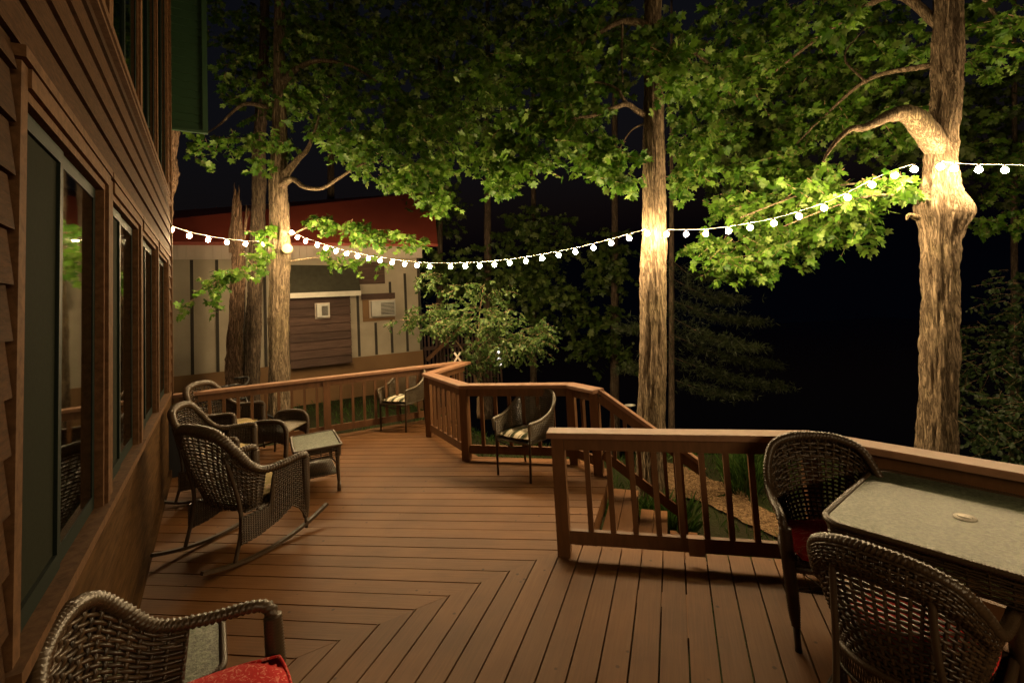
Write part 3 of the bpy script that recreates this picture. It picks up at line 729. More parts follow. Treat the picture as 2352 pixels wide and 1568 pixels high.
# right tree with burl
t3 = tree(at(2152, 1180, 5.0), 'thick maple trunk with a big burl and a crooked arching limb at the far right')
def _():
    mb = MB(); p, r = trunk_path([(2100, 2204, 1420), (2100, 2203, 1100), (2107, 2204, 950), (2110, 2208, 800), (2113, 2206, 690), (2112, 2206, 590), (2112, 2212, 520), (2116, 2206, 440), (2120, 2203, 380), (2126, 2205, 300), (2134, 2212, 210), (2138, 2216, 100), (2142, 2218, -20), (2146, 2220, -300), (2150, 2216, -700)], 5.0)
    zb = at(2160, 490, 5).z
    bark_tube(mb, p, r, 120, .036, 3., bumps=((zb + .02, -.55, .095, .17, .65), (zb - .02, -1.4, .05, .12, .6), (zb + .10, 2.75, .08, .20, .6), (zb + .08, -2.6, .05, .18, .5), (zb + .25, -1.6, .02, .2, .6), (zb + .9, PI, .08, .16, .5), (at(0, 720, 5).z, PI, .03, .08, .4)))
    mb.build('trunk', M['bark'], smooth=True)
    mb = MB(); limb(mb, [(2160, 345, 5.0, 74), (2118, 290, 4.93, 66), (2085, 262, 4.9, 52), (2045, 266, 4.88, 36), (2010, 283, 4.86, 25), (1982, 294, 4.85, 21), (1955, 296, 4.85, 16), (1925, 320, 4.86, 13), (1903, 348, 4.88, 9), (1890, 372, 4.9, 5)], 5, 18, .02); mb.build('crooked_limb', M['bark'], smooth=True)
    mb = MB()
    for q in ([(2160, 60, 5.1, 30), (2060, -10, 5.4, 22), (1950, 40, 5.9, 14), (1850, 110, 6.3, 8), (1760, 180, 6.5, 4)], [(2170, 20, 5.1, 26), (2240, -20, 5.3, 16), (2300, 60, 5.6, 8), (2330, 120, 5.7, 4)],
              [(2110, 470, 4.95, 16), (2070, 450, 5.0, 9), (2000, 450, 5.15, 6), (1900, 480, 5.4, 4), (1800, 520, 5.7, 3)], [(2100, 430, 4.95, 9), (1990, 420, 5.2, 6), (1860, 440, 5.6, 4), (1700, 500, 5.9, 3)],
              [(2140, 150, 5.1, 20), (2000, 180, 5.6, 12), (1900, 260, 6.2, 7), (1830, 330, 6.3, 3)], [(1990, 190, 5.6, 8), (1940, 130, 5.9, 5), (1990, 60, 6, 3)], [(2108, 500, 4.95, 20), (2088, 494, 4.92, 12), (2082, 505, 4.9, 5)]): mb = MB(); limb(mb, q, 2, 8, .006); mb.build('branch', M['bark'], smooth=True)
    foliage('crown', [(1640, 570, 6.6, 60, 50, .4, 420), (1700, 610, 6.4, 70, 35, .35, 420), (1790, 555, 6.3, 80, 50, .4, 560), (1890, 510, 6.0, 75, 55, .35, 480), (1985, 445, 5.3, 60, 36, .25, 300), (2062, 415, 4.98, 32, 22, .15, 110),
        (1965, 515, 5.7, 45, 40, .25, 220), (1720, 480, 6.4, 100, 50, .5, 560), (1850, 430, 5.8, 100, 50, .5, 520), (1750, 390, 6.2, 100, 50, .5, 420), (1900, 280, 6.6, 130, 90, .7, 620), (1800, 130, 6.6, 150, 110, .8, 760), (2000, 120, 6.3, 100, 100, .7, 520), (2050, 300, 6.2, 60, 70, .5, 260), (1900, 20, 6.3, 150, 50, .7, 420)], M['leaf'], None)
    foliage('crown', [(2285, 100, 5.6, 60, 70, .5, 300), (2300, -10, 5.6, 80, 60, .5, 260), (1955, 35, 3.9, 40, 26, .15, 40), (2300, 350, 9, 80, 130, .9, 520), (2290, 505, 7.8, 55, 30, .5, 170)], M['leaf'], None)
adopt(t3, _)

# middle tree
t2 = tree(gz(1490, 1166, -1.0), 'straight slender maple trunk in the middle, rising behind the wooden steps')
def _():
    mb = MB(); p, r = trunk_path([(1455, 1545, 1260), (1460, 1532, 1166), (1463, 1529, 1000), (1466, 1531, 900), (1468, 1532, 760), (1468, 1532, 640), (1472, 1532, 545), (1475, 1531, 450), (1476, 1528, 330), (1477, 1524, 210), (1478, 1522, 90), (1480, 1520, -50), (1482, 1516, -300), (1484, 1512, -600)], 6.1)
    bark_tube(mb, p, r, 90, .026, 9.); mb.build('trunk', M['bark'], smooth=True)
    mb = MB()
    for q in ([(1490, 268, 6.1, 20), (1465, 256, 6.05, 15), (1440, 240, 6.0, 13), (1405, 250, 5.95, 12), (1360, 266, 5.95, 9), (1310, 272, 6, 6), (1250, 280, 6.1, 4)], [(1440, 240, 6.0, 11), (1428, 222, 6, 9), (1418, 205, 6.02, 6), (1380, 190, 6.1, 4), (1330, 190, 6.2, 3)],
              [(1495, 60, 6.1, 26), (1430, 50, 6.2, 16), (1370, 80, 6.3, 10), (1300, 120, 6.5, 6), (1220, 170, 6.6, 3)], [(1500, 120, 6.1, 22), (1570, 110, 6.1, 12), (1640, 160, 6.2, 7), (1690, 240, 6.3, 3)], [(1430, 52, 6.2, 8), (1428, 120, 6.2, 6), (1430, 190, 6.1, 4)],
              [(1478, 285, 6.1, 6), (1450, 300, 6.0, 4), (1425, 340, 5.95, 3), (1420, 390, 5.9, 2)], [(1500, 20, 6.1, 24), (1480, -30, 6.1, 20), (1440, -60, 6.2, 14)]): mb = MB(); limb(mb, q, 4, 9, .006); mb.build('branch', M['bark'], smooth=True)
    foliage('crown', [(1130, 340, 6.6, 75, 55, .5, 520), (1190, 372, 6.4, 80, 35, .4, 380), (1150, 405, 6.5, 50, 26, .3, 200), (1240, 290, 6.2, 110, 50, .5, 520), (1330, 345, 6.0, 80, 38, .35, 330), (1415, 370, 6, 50, 50, .35, 270), (1425, 420, 5.9, 38, 16, .2, 90),
        (1200, 180, 6.6, 140, 70, .8, 560), (1350, 180, 6.4, 120, 80, .8, 560), (1300, 60, 6.6, 190, 70, 1, 620), (1330, 280, 6.2, 90, 40, .4, 300)], M['leaf'], None)
    foliage('crown', [(1545, 150, 5.2, 60, 80, .3, 380), (1500, 70, 5.2, 45, 35, .25, 120), (1610, 320, 6.2, 60, 90, .6, 420), (1690, 220, 6.4, 70, 110, .7, 480), (1600, 200, 6, 70, 90, .6, 380), (1690, 60, 6.3, 100, 70, .8, 420), (1580, 400, 6.3, 45, 45, .4, 160)], M['leaf'], None)
adopt(t2, _)

# left tree in front of the shed
t1 = tree(gz(640, 985, -.3), 'maple with a pale sawn branch scar and two low forking limbs before the shed')
def _():
    mb = MB(); p, r = trunk_path([(610, 672, 1060), (614, 668, 960), (615, 667, 860), (616, 667, 740), (617, 666, 650), (616, 668, 590), (618, 667, 540), (616, 665, 470), (616, 664, 410), (622, 661, 360), (624, 660, 250), (628, 656, 100), (632, 652, -100)], 8.3)
    bark_tube(mb, p, r, 80, .026, 21., bumps=((at(0, 575, 8.3).z, -.6, .05, .10, .5),)); mb.build('trunk', M['bark'], smooth=True)
    c = at(657, 571, 8.06); MBc = MB(); MBc.tube([c + Vector((-.03, .12, 0)), c + Vector((.03, -.03, 0))], [.085, .08], 20); MBc.build('branch_scar', M['cutwood'])
    mb = MB()
    for q in ([(642, 420, 8.3, 34), (662, 392, 8.2, 20), (685, 365, 8.15, 15), (705, 345, 8.1, 12), (722, 305, 8.05, 8), (735, 260, 8, 4)], [(645, 425, 8.25, 26), (672, 412, 8.1, 14), (700, 430, 8.0, 11), (740, 432, 7.9, 10), (780, 408, 7.8, 8), (830, 378, 7.7, 5), (880, 370, 7.6, 3)],
              [(640, 200, 8.3, 26), (680, 160, 8.2, 16), (730, 140, 8.1, 12), (800, 150, 8, 8), (870, 190, 7.9, 4)], [(630, 250, 8.3, 16), (560, 240, 8.3, 10), (500, 290, 8.2, 5), (450, 320, 8.1, 3)], [(664, 600, 8.3, 5), (720, 592, 8.6, 3), (760, 590, 8.7, 2)],
              [(666, 540, 8.3, 7), (720, 520, 8.6, 4), (800, 528, 8.5, 3), (900, 552, 8.3, 2)], [(612, 600, 8.2, 6), (560, 630, 7.8, 4), (500, 650, 7.6, 3), (425, 700, 7.5, 2)]): mb = MB(); limb(mb, q, 6, 9, .006); mb.build('branch', M['bark'], smooth=True)
    foliage('crown', [(590, 330, 8.1, 90, 30, .4, 260), (480, 325, 8, 50, 24, .25, 90), (470, 360, 8, 40, 12, .2, 24), (610, 370, 7.9, 45, 12, .2, 60), (600, 210, 8.5, 100, 95, .7, 420), (750, 240, 8, 90, 60, .7, 520), (850, 330, 7.6, 120, 65, .6, 820), (955, 400, 7.4, 90, 45, .5, 560), (1010, 452, 7.3, 40, 28, .3, 160),
        (800, 120, 8.2, 160, 70, .8, 520), (920, 220, 7.9, 130, 80, .8, 620), (1010, 310, 7.6, 110, 70, .7, 620), (700, 60, 8.6, 150, 60, .8, 380), (950, 60, 8.4, 150, 70, .9, 480), (1080, 200, 8, 80, 110, .8, 480)], M['leaf'], None)
    foliage('crown', [(720, 503, 8.7, 40, 12, .15, 90), (800, 520, 8.5, 65, 18, .25, 230), (880, 545, 8.3, 65, 20, .25, 200), (945, 548, 8.2, 35, 16, .2, 80), (760, 585, 8.7, 50, 30, .25, 80), (850, 600, 8.6, 60, 22, .25, 60), (595, 600, 7.6, 28, 26, .18, 90), (530, 632, 7.6, 45, 14, .15, 90), (480, 655, 7.5, 35, 12, .12, 50), (424, 700, 7.5, 12, 9, .08, 9), (500, 695, 7.6, 22, 10, .1, 26), (608, 540, 7.9, 30, 30, .2, 80)], M['leaf'], None, lsize=.09)
adopt(t1, _)
# broken snag + leaning twin trunk
t4 = tree(gz(580, 985, -.3), 'old leaning trunk directly left of the scarred maple, darker and further back')
def _():
    mb = MB(); p, r = trunk_path([(540, 606, 1060), (552, 598, 900), (560, 600, 780), (568, 606, 640), (573, 610, 520), (578, 612, 420), (583, 612, 300), (592, 618, 150), (600, 620, -50)], 9.0)
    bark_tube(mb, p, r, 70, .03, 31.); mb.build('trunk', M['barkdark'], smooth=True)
    foliage('crown', [(640, 130, 9.6, 120, 110, .8, 420), (520, 60, 9.8, 80, 90, .8, 300)], M['leaf'], None)
adopt(t4, _)
t5 = tree(gz(535, 985, -.3), 'broken dead trunk with a splintered pointed top, left of the two living trunks', 'dead tree', None, 'dead_tree')
def _():
    mb = MB(); p, r = trunk_path([(508, 566, 1040), (514, 560, 900), (521, 558, 800), (527, 560, 700), (532, 562, 600), (530, 560, 540), (534, 557, 500)], 8.7)
    bark_tube(mb, p, r, 60, .045, 41.); mb.build('trunk', M['deadwood'], smooth=False)
    mb = MB()
    for x0, y0, x1, y1, w_ in ((535, 560, 540, 432, 13), (543, 560, 546, 440, 12), (551, 560, 553, 462, 10), (558, 560, 566, 470, 8), (530, 560, 531, 505, 10), (547, 560, 549, 425, 5), (562, 540, 572, 478, 4), (539, 560, 538, 420, 4)):
        limb(mb, [(x0, y0 + 20, 8.7, w_), ((x0 + x1) / 2 + rnd.uniform(-2, 2), (y0 + y1) / 2, 8.7, w_ * .9), (x1, y1 + 14, 8.7, w_ * .5), (x1 + rnd.uniform(-1, 1), y1, 8.7, 1)], rnd.random() * 9, 9, .02)
    mb.build('splintered_top', M['deadwood'])
adopt(t5, _)
t6 = tree(at(384, 900, 7.6), 'rough shaggy trunk just beyond the house corner, under the green siding', 'tree', 'trees around the deck', 'old_tree')
def _():
    mb = MB(); p, r = trunk_path([(350, 392, 1000), (352, 394, 700), (355, 394, 560), (360, 399, 480), (365, 403, 440), (366, 412, 400), (366, 407, 360), (368, 412, 320), (370, 415, 240), (372, 418, 100)], 7.6)
    bark_tube(mb, p, r, 36, .05, 51.); mb.build('trunk', M['deadwood'], smooth=True)
adopt(t6, _)

# shrub tree at the shed corner
s1 = tree(gz(1095, 930, -1.2), 'small leafy shrub at the right end of the shed behind the zigzag railing', 'shrub', None, 'shrub')
def _():
    mb = MB()
    for q in ([(1100, 960, 8.5, 10), (1095, 880, 8.5, 7), (1060, 800, 8.5, 4), (1000, 740, 8.4, 2.5), (920, 735, 8.3, 1.5)], [(1098, 880, 8.5, 6), (1130, 810, 8.3, 4), (1190, 770, 8.1, 2.5), (1260, 770, 7.9, 1.5)], [(1100, 860, 8.5, 5), (1100, 740, 8.5, 3), (1110, 660, 8.4, 2)]): limb(mb, q, 8, 8, .004)
    mb.build('trunk', M['twig'], smooth=True)
    foliage('crown', [(1000, 730, 8.2, 80, 40, .4, 620), (1100, 745, 7.9, 120, 60, .6, 1500), (1190, 790, 7.7, 90, 50, .5, 1050), (935, 738, 8.3, 50, 18, .25, 220), (1100, 670, 8.1, 90, 28, .5, 420), (1090, 830, 7.9, 70, 30, .4, 480), (1250, 760, 7.7, 35, 30, .3, 220), (985, 640, 8.4, 40, 36, .3, 200)], M['leafshrub'], None, lsize=.062, tmpl=SH_, tf=SF, per=14, tw=.002, spl=.36)
adopt(s1, _)
# pine on the slope
pn = tree(at(1538, 1000, 9.6), 'dim drooping pine on the slope just right of the middle trunk', 'pine tree', None, 'pine_tree')
def _():
    mb = MB(); p, r = trunk_path([(1533, 1552, 1150), (1535, 1550, 900), (1536, 1549, 600), (1538, 1547, 300), (1540, 1545, 0)], 9.6, .2)
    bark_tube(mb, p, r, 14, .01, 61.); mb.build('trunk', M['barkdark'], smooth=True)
    Ps, Ts, Ns, Sz = [], [], [], []; tb = MB()
    for (x0, y0, x1, y1, n_) in ((1545, 640, 1700, 690, 300), (1545, 690, 1760, 740, 420), (1545, 730, 1740, 800, 420), (1545, 770, 1790, 840, 460), (1545, 820, 1810, 890, 500), (1545, 870, 1720, 905, 300), (1545, 600, 1640, 640, 160), (1530, 700, 1420, 760, 160), (1530, 800, 1430, 850, 160)):
        for yy in (9.6,):
            Yt = yy + rnd.uniform(-1.3, .6); pts = crom([at(x0, y0, yy), at((x0 + x1) / 2, (y0 + y1) / 2 + 14, (yy + Yt) / 2), at(x1, y1, Yt)], 10)
            tb.tube(pts, list(np.linspace(.010, .003, len(pts))), 5)
            for _k in range(n_):
                f = nrs.rand() ** .7; q = pts[min(len(pts) - 1, int(f * (len(pts) - 1)))]; q = np.array(q) + nrs.randn(3) * np.array([.16, .2, .05]) * (1.2 - f * .6)
                for _j in range(5):
                    dd = nrs.randn(3) * .6 + np.array([.5 * np.sign(x1 - x0), -.1, -.2]); Ps.append(q); Ts.append(dd); Ns.append(nrs.randn(3)); Sz.append(.09 + .05 * nrs.rand())
    tb.build('boughs', M['barkdark'])
    leaves('needles', np.array(Ps), np.array(Ns), np.array(Ts), np.array(Sz), M['needle'], None, np.array([(0, 0), (.05, .5), (0, 1.), (-.05, .5)]), np.array([(0, 1, 2), (0, 2, 3)]), .1)
adopt(pn, _)
# dim woods behind
LB = ['tall dim tree behind the shrub, its trunk rising just right of the shed', 'thin dim tree seen between the shrub and the middle trunk', 'dim slim tree left of the middle trunk in the dark woods', 'dark tree crown high behind the left canopy', 'dark tree crown high behind the middle canopy', 'dark tree filling the top between the middle and the right trunk', 'dim tree behind the lights at the right edge']
BG = [(1010, 1000, 14, 12, [(1030, 620, 14, 110, 60, 1.4, 900), (1000, 480, 14.5, 80, 70, 1.4, 600)]),
      (1225, 1000, 15, 10, [(1230, 560, 14, 110, 90, 1.4, 1000), (1180, 640, 13, 90, 60, 1.2, 700), (1280, 700, 13, 90, 70, 1.2, 600)]),
      (1412, 1000, 13, 13, [(1400, 600, 13, 60, 90, 1.2, 500), (1390, 780, 12.5, 80, 90, 1.2, 500)]),
      (760, 900, 15, 16, [(720, 130, 12.5, 200, 130, 1.5, 1500), (900, 60, 12, 180, 90, 1.5, 1000)]),
      (1120, 900, 14, 14, [(1130, 100, 11, 220, 120, 1.5, 1500), (1350, 110, 11, 180, 120, 1.5, 1200), (1050, 260, 11.5, 160, 80, 1.5, 900)]),
      (2145, 900, 13, 9, [(1850, 200, 9.5, 240, 170, 1.3, 1900), (1700, 350, 9.5, 130, 110, 1.2, 800), (2080, 250, 9, 80, 170, 1.2, 600)]),
      (2330, 1100, 10, 14, [(2300, 300, 10.5, 100, 200, 1.4, 1100)])]
for (x, y, Y, wpx, cl), lb in zip(BG, LB):
    tr = tree(at(x, y, Y), lb, 'tree', 'dim trees in the woods behind', 'woodland_tree')
    def _():
        mb = MB(); p, r = trunk_path([(x - wpx, x + wpx, y + 60), (x - wpx * .8, x + wpx * .8, 800), (x - wpx * .6, x + wpx * .6, 500), (x - wpx * .5, x + wpx * .5, 200), (x - wpx * .3, x + wpx * .3, -100)], Y, .25)
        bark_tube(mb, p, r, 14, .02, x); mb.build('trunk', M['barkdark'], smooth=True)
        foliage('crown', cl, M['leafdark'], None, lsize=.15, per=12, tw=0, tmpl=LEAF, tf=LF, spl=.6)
    adopt(tr, _)
b2 = tree(at(2290, 1130, 6.6), 'dark green bush at the far right below the lights, right of the burled trunk', 'bush', None, 'bush')
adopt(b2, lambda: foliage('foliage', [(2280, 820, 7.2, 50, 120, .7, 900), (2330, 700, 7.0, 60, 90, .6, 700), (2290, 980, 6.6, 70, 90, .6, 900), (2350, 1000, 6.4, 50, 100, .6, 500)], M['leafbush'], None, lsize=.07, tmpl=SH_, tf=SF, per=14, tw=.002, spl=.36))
b3 = tree(gz(1750, 1090, -1.1), 'clump of tall fresh grass behind the balusters, left of the tall wicker chair', 'tall grass', None, 'grass_clump')
def tuft(mb_P, c, n, r, h, lean=.25):
    for _ in range(n):
        a = nrs.rand() * 2 * PI; rr = r * math.sqrt(nrs.rand()); b = np.array([c[0] + rr * math.cos(a), c[1] + rr * math.sin(a), c[2]])
        d = np.array([math.cos(a) * lean, math.sin(a) * lean, 1.]) + nrs.randn(3) * .16
        mb_P.append((b, d, h * (.6 + .7 * nrs.rand())))
BLADE = np.array([(0, 0), (.012, 0), (.010, .5), (0, 1.), (-.010, .5), (-.012, 0)]); BFc = np.array([(0, 1, 2), (0, 2, 3), (0, 3, 4), (0, 4, 5)])
def blades(name, L, mat, wid=1.):
    P = np.array([q[0] for q in L]); T = np.array([q[1] for q in L]); S = np.array([q[2] for q in L]); Nn = nrs.randn(len(L), 3); Nn[:, 2] = .2
    tm = BLADE.copy(); tm[:, 0] *= wid
    return leaves(name, P, Nn, T, S, mat, None, tm, BFc, .5)
def _():
    L = []
    for k in range(10):
        c = gz(1735 + rnd.uniform(-22, 50), 1120 + rnd.uniform(-20, 60), -.95); tuft(L, (c.x, c.y, gh(c.x, c.y)), 150, .16, .40, .12)
    blades('blades', L, M['grass'], .55)
adopt(b3, _)
# lawn
L = []
for _k in range(17000):
    x = rnd.uniform(-5, 4.2); y = rnd.uniform(3.2, 11)
    p = Vector((x, y, 0)); inside = False
    if y < 5.4 + max(0, -x) * 1.0 and x < .35: continue
    if y < 3.4 and x < 2: continue
    if y > 8 and rnd.random() < .5: continue
    b = np.array([x, y, gh(x, y)]); px = (np.array([x, y, b[2] - CAM_Z]) @ CR.T)
    X = 1176 + 1176 * F * px[0] / px[2]; Yp = 784 + 1176 * (F * px[1] / px[2] + CY)
    # bare wood-chip path stays clear of grass
    zx = (X - 1225) / .23438; zy = (Yp - 955.5) / .23438
    if 1190 < zx < 2600 and np.interp(zx, [1180, 1500, 2010, 2260], [380, 545, 720, 960]) < zy < np.interp(zx, [1290, 1520, 1800, 2080, 2260], [900, 850, 950, 1090, 1180]): continue
    L.append((b, np.array([0, 0, 1.]) + nrs.randn(3) * .35, .06 + .08 * nrs.rand()))
g_ = blades('grass', L, M['grass'], 2.2); tag(g_, 'short rough grass covering the ground around the deck', 'grass', kind='stuff')
L = []
for _k in range(8):
    c = st_pt(5.15 + rnd.uniform(0, .35), -.5 + rnd.uniform(-.1, .5)); tuft(L, (c.x, c.y, gh(c.x, c.y)), 110, .12, .36, .3)
g2 = blades('grass_tuft', L, M['grass'], .7); tag(g2, 'bright green grass tuft beside the top step, under the sloping handrail', 'grass tuft')
# stones at the lower edge of the chips
for k, (x, y, s) in enumerate(((1885, 640, .16), (1960, 655, .12))):
    c = gz(*z1(x, y), -.9); me = MB(); th = 10
    pts = []
    V = []; Fs = []
    for i in range(th + 1):
        for j in range(16):
            a_ = PI * i / th; b_ = 2 * PI * j / 16; d = Vector((math.sin(a_) * math.cos(b_), math.sin(a_) * math.sin(b_), math.cos(a_) * .7)); rr = s * (1 + .35 * mnoise.noise(d * 2 + Vector((k * 5, 0, 0)))); V.append(tuple(c + d * rr))
    for i in range(th):
        for j in range(16): Fs.append((i * 16 + j, i * 16 + (j + 1) % 16, (i + 1) * 16 + (j + 1) % 16, (i + 1) * 16 + j))
    o = me.add(V, Fs).build('rock', M['rock'], smooth=True); tag(o, ['larger rounded brown rock at the far edge of the wood chips', 'smaller brown rock right of the larger one at the edge of the wood chips'][k], 'rock', 'rocks by the chip path')

# ================================================================== STRING LIGHTS
c7 = lambda x, y: (367.5 + x * .3125, 428.75 + y * .3125); c2 = lambda x, y: (784 + .5 * x, .5 * y)
T1p = Vector((-4.29, 8.28, 0)); T2p = Vector((1.66, 6.1, 0)); T3p = Vector((4.34, 5.0, 0))
def vplane(px, a, b):
    d = (b - a); n = np.array([d.y, -d.x, 0]); r = ray(*px); t = (np.array([a.x, a.y, 0]) @ n) / (r @ n); return Vector((r[0] * t, r[1] * t, CAM_Z + r[2] * t))
def string(label, a, b, pix, ends=(None, None)):
    P = [vplane(p, a, b) for p in pix]
    P.sort(key=lambda p: (p - P[0]).length if False else (Vector((p.x, p.y, 0)) - a).length)
    root = empty('string_light', (P[0].x, P[0].y, P[0].z), 0, label, 'string lights', 'strings of lights over the deck')
    up = Vector((0, 0, .052)); cp = [p + up for p in P]
    if ends[0] is not None: cp = [Vector(ends[0])] + cp
    if ends[1] is not None: cp = cp + [Vector(ends[1])]
    child_world(MB().tube(crom(cp, 4), .0035, 5).build('cable', M['cable']), root)
    for p in P:
        s_ = MB().tube([p + Vector((0, 0, .052)), p + Vector((0, 0, .044)), p + Vector((0, 0, .020))], [.007, .012, .011], 8).build('socket', M['socket']); child_world(s_, root)
        V = []; Fs = []; nu, nv = 10, 5
        prof = [(0, -.036), (.016, -.032), (.027, -.018), (.030, -.002), (.025, .012), (.013, .024), (0, .025)]
        for r_, z_ in prof: V += [(p.x + r_ * math.cos(2 * PI * j / nu), p.y + r_ * math.sin(2 * PI * j / nu), p.z + z_) for j in range(nu)]
        for i in range(len(prof) - 1): Fs += [(i * nu + j, i * nu + (j + 1) % nu, (i + 1) * nu + (j + 1) % nu, (i + 1) * nu + j) for j in range(nu)]
        bo = MB().add(V, Fs).build('bulb', M['bulb'], smooth=True); child_world(bo, root)
    return P, root
s1p = string('short run of lit globe bulbs from the house corner to the left maple', HC, T1p + Vector((-.1, -.3, 0)), [(393, 527), (435, 541), (478, 550), (521, 556), (564, 560), (604, 561)], ends=(wp(3.28, 3.0, .03), None))
s2p = string('long sagging run of lit globe bulbs between the left maple and the middle trunk', T1p + Vector((.22, -.1, 0)), T2p + Vector((-.1, -.24, 0)), [c7(*p) for p in ((970, 335), (1010, 370), (1070, 400), (1155, 428), (1217, 450), (1293, 473), (1370, 492), (1452, 510), (1532, 526), (1618, 542), (1707, 556), (1798, 568), (1888, 577), (1983, 585), (2135, 586))] + [c2(*p) for p in ((570, 1222), (635, 1220), (703, 1214), (773, 1207), (848, 1197), (923, 1185), (998, 1171), (1075, 1156), (1158, 1137), (1240, 1116), (1322, 1093), (1405, 1070))])
s3p = string('run of lit globe bulbs climbing from the middle trunk up to the burled right trunk', T2p + Vector((.1, -.24, 0)), T3p + Vector((-.1, -.3, 0)), [(1531, 537), (1576, 537), (1621, 536), (1674, 530), (1723, 522), (1777, 512), (1835, 496), (1893, 477), (1947, 453), (2003, 424), (2055, 402), (2100, 388)])
s4p, s4p_root = string('level run of lit globe bulbs from the burled trunk to the right edge', T3p + Vector((-.1, -.32, 0)), T3p + Vector((3, -.42, 0)), [(2160, 382), (2192, 386), (2248, 389), (2308, 390), (2368, 391), (2430, 391), (2495, 390)])
# unseen bulbs added past the right edge and behind the camera as foreground fill
TX = Vector((6.6, 2.6, 0))
s5p = []
def fill_run(a, b, n, sag):
    P = []
    for k in range(n): f = (k + .5) / n; p = a.lerp(b, f); p.z -= sag * 4 * f * (1 - f); P.append(p)
    return P
fill_root = empty('string_light', (6.0, 4.0, 2.9), 0, 'unseen globe bulbs added beyond the right edge and behind the camera to fill the foreground', 'string lights', 'strings of lights over the deck')
for P in (fill_run(Vector((5.95, 4.45, 2.82)), Vector((6.1, 3.2, 2.9)), 4, .05), fill_run(Vector((4.4, -1.6, 2.9)), Vector((.4, -3.4, 2.8)), 14, .25)):
    child_world(MB().tube([p + Vector((0, 0, .052)) for p in P], .0035, 5).build('cable', M['cable']), fill_root)
    src = [c for c in s4p_root.children if c.name.startswith('bulb')][0]; sk = [c for c in s4p_root.children if c.name.startswith('socket')][0]
    for p in P:
        for q in (src, sk):
            c = q.copy(); col.objects.link(c); c.parent = fill_root; c.matrix_parent_inverse = Matrix.Translation(-Vector(fill_root.location)); c.location = p - s4p[0]

#FURNITURE#
# ================================================================== FURNITURE
def weave(mb, S, nu, nv, r=.0035, amp=.004, spc=2, sides=4, skip=0):
    """real over-and-under weave on the surface S(u, v) -> (point, normal); warps run along v, wefts along u"""
    def samp(u, v):
        e = 1e-3; p = S(u, v); a = S(min(1, u + e), v) - S(max(0, u - e), v); b = S(u, min(1, v + e)) - S(u, max(0, v - e))
        n = a.cross(b); n.normalize(); return p, n
    for i in range(nu + 1):
        u = i / nu; pts = []
        for k in range(nv * spc + 1):
            v = k / (nv * spc); p, n = samp(u, v); pts.append(p + n * amp * math.cos(PI * (k / spc + i)))
        mb.tube(pts, r * 1.2, sides, caps=False)
    for j in range(nv + 1):
        v = j / nv; pts = []
        for k in range(nu * spc + 1):
            u = k / (nu * spc); p, n = samp(u, v); pts.append(p - n * amp * math.cos(PI * (k / spc + j)))
        mb.tube(pts, r * 1.25, sides, caps=False)
def wrap_tube(mb, pts, rad, sides=12, pitch=.013, amp=.0028, braid=3, m=4):
    """rim wrapped in cane: the radius ripples along a helix"""
    pts = [Vector(p) for p in pts]; L = 0; res = [pts[0]]; ls = [0.]; R = np.full(len(pts), rad, float) if np.isscalar(rad) else np.array(rad, float); rr = [R[0]]
    for i in range(len(pts) - 1):
        a, b = pts[i], pts[i + 1]; d = (b - a).length; k = max(1, int(d / (pitch / m)))
        for q in range(1, k + 1): res.append(a.lerp(b, q / k)); ls.append(L + d * q / k); rr.append(R[i] + (R[i + 1] - R[i]) * q / k)
        L += d
    V, Fs = tube_np(res, rr, sides, True); n = len(res); P = np.array([tuple(p) for p in res])
    th = np.arange(sides) / sides * 2 * PI
    for i in range(n):
        k = amp * np.cos(2 * PI * ls[i] / pitch + braid * th)
        D = V[i * sides:(i + 1) * sides] - P[i]; D /= np.linalg.norm(D, axis=1, keepdims=True) + 1e-9
        V[i * sides:(i + 1) * sides] += D * k[:, None]
    mb.add(V, Fs)
def arc_pt(path, f):
    f = min(.9999, max(0, f)) * (len(path) - 1); i = int(f); return path[i].lerp(path[i + 1], f - i)
def cushion_mesh(mb, wx, wy, h, n=22, tuft=0., droop=0.):
    V = []; Fs = []
    def prof(x, y):
        e = (abs(x) ** 3.2 + abs(y) ** 3.2) ** (1 / 3.2); e = min(1, e); return (1 - e ** 3) ** .5
    for s_ in (1, -1):
        base = len(V)
        for j in range(n + 1):
            for i in range(n + 1):
                x = -1 + 2 * i / n; y = -1 + 2 * j / n; m_ = max(abs(x), abs(y)); q = math.hypot(x, y)
                k = m_ / q * (1 if q == 0 else 1) if q > 0 else 1
                # rounded square mapping
                X = x * (1 - .12 * y * y); Y = y * (1 - .12 * x * x)
                z = s_ * h / 2 * prof(x, y) * (1 + .12 * mnoise.noise(Vector((x * 2 + s_, y * 2, wx))))
                if tuft and s_ > 0:
                    for tx in (-.35, .35):
                        for ty in (-.35, .35): z -= tuft * h * math.exp(-((x - tx) ** 2 + (y - ty) ** 2) / .012)
                    z += .10 * h * math.cos(x * 9) * prof(x, y)
                V.append((X * wx / 2, Y * wy / 2, z))
        for j in range(n):
            for i in range(n):
                a_ = base + j * (n + 1) + i; f = (a_, a_ + 1, a_ + n + 2, a_ + n + 1); Fs.append(f if s_ > 0 else f[::-1])
    mb.add(V, Fs)
    # piping
    m_ = 64; pts = []
    for k in range(m_ + 1):
        t = 2 * PI * k / m_; c, s = math.cos(t), math.sin(t); q = max(abs(c), abs(s)); x, y = c / q, s / q; pts.append(((x * (1 - .12 * y * y)) * wx / 2, (y * (1 - .12 * x * x)) * wy / 2, 0))
    mb.tube(pts, .006, 6, caps=False)
def place(root, o): o.parent = root; return o
GREYW = M['wickergrey']
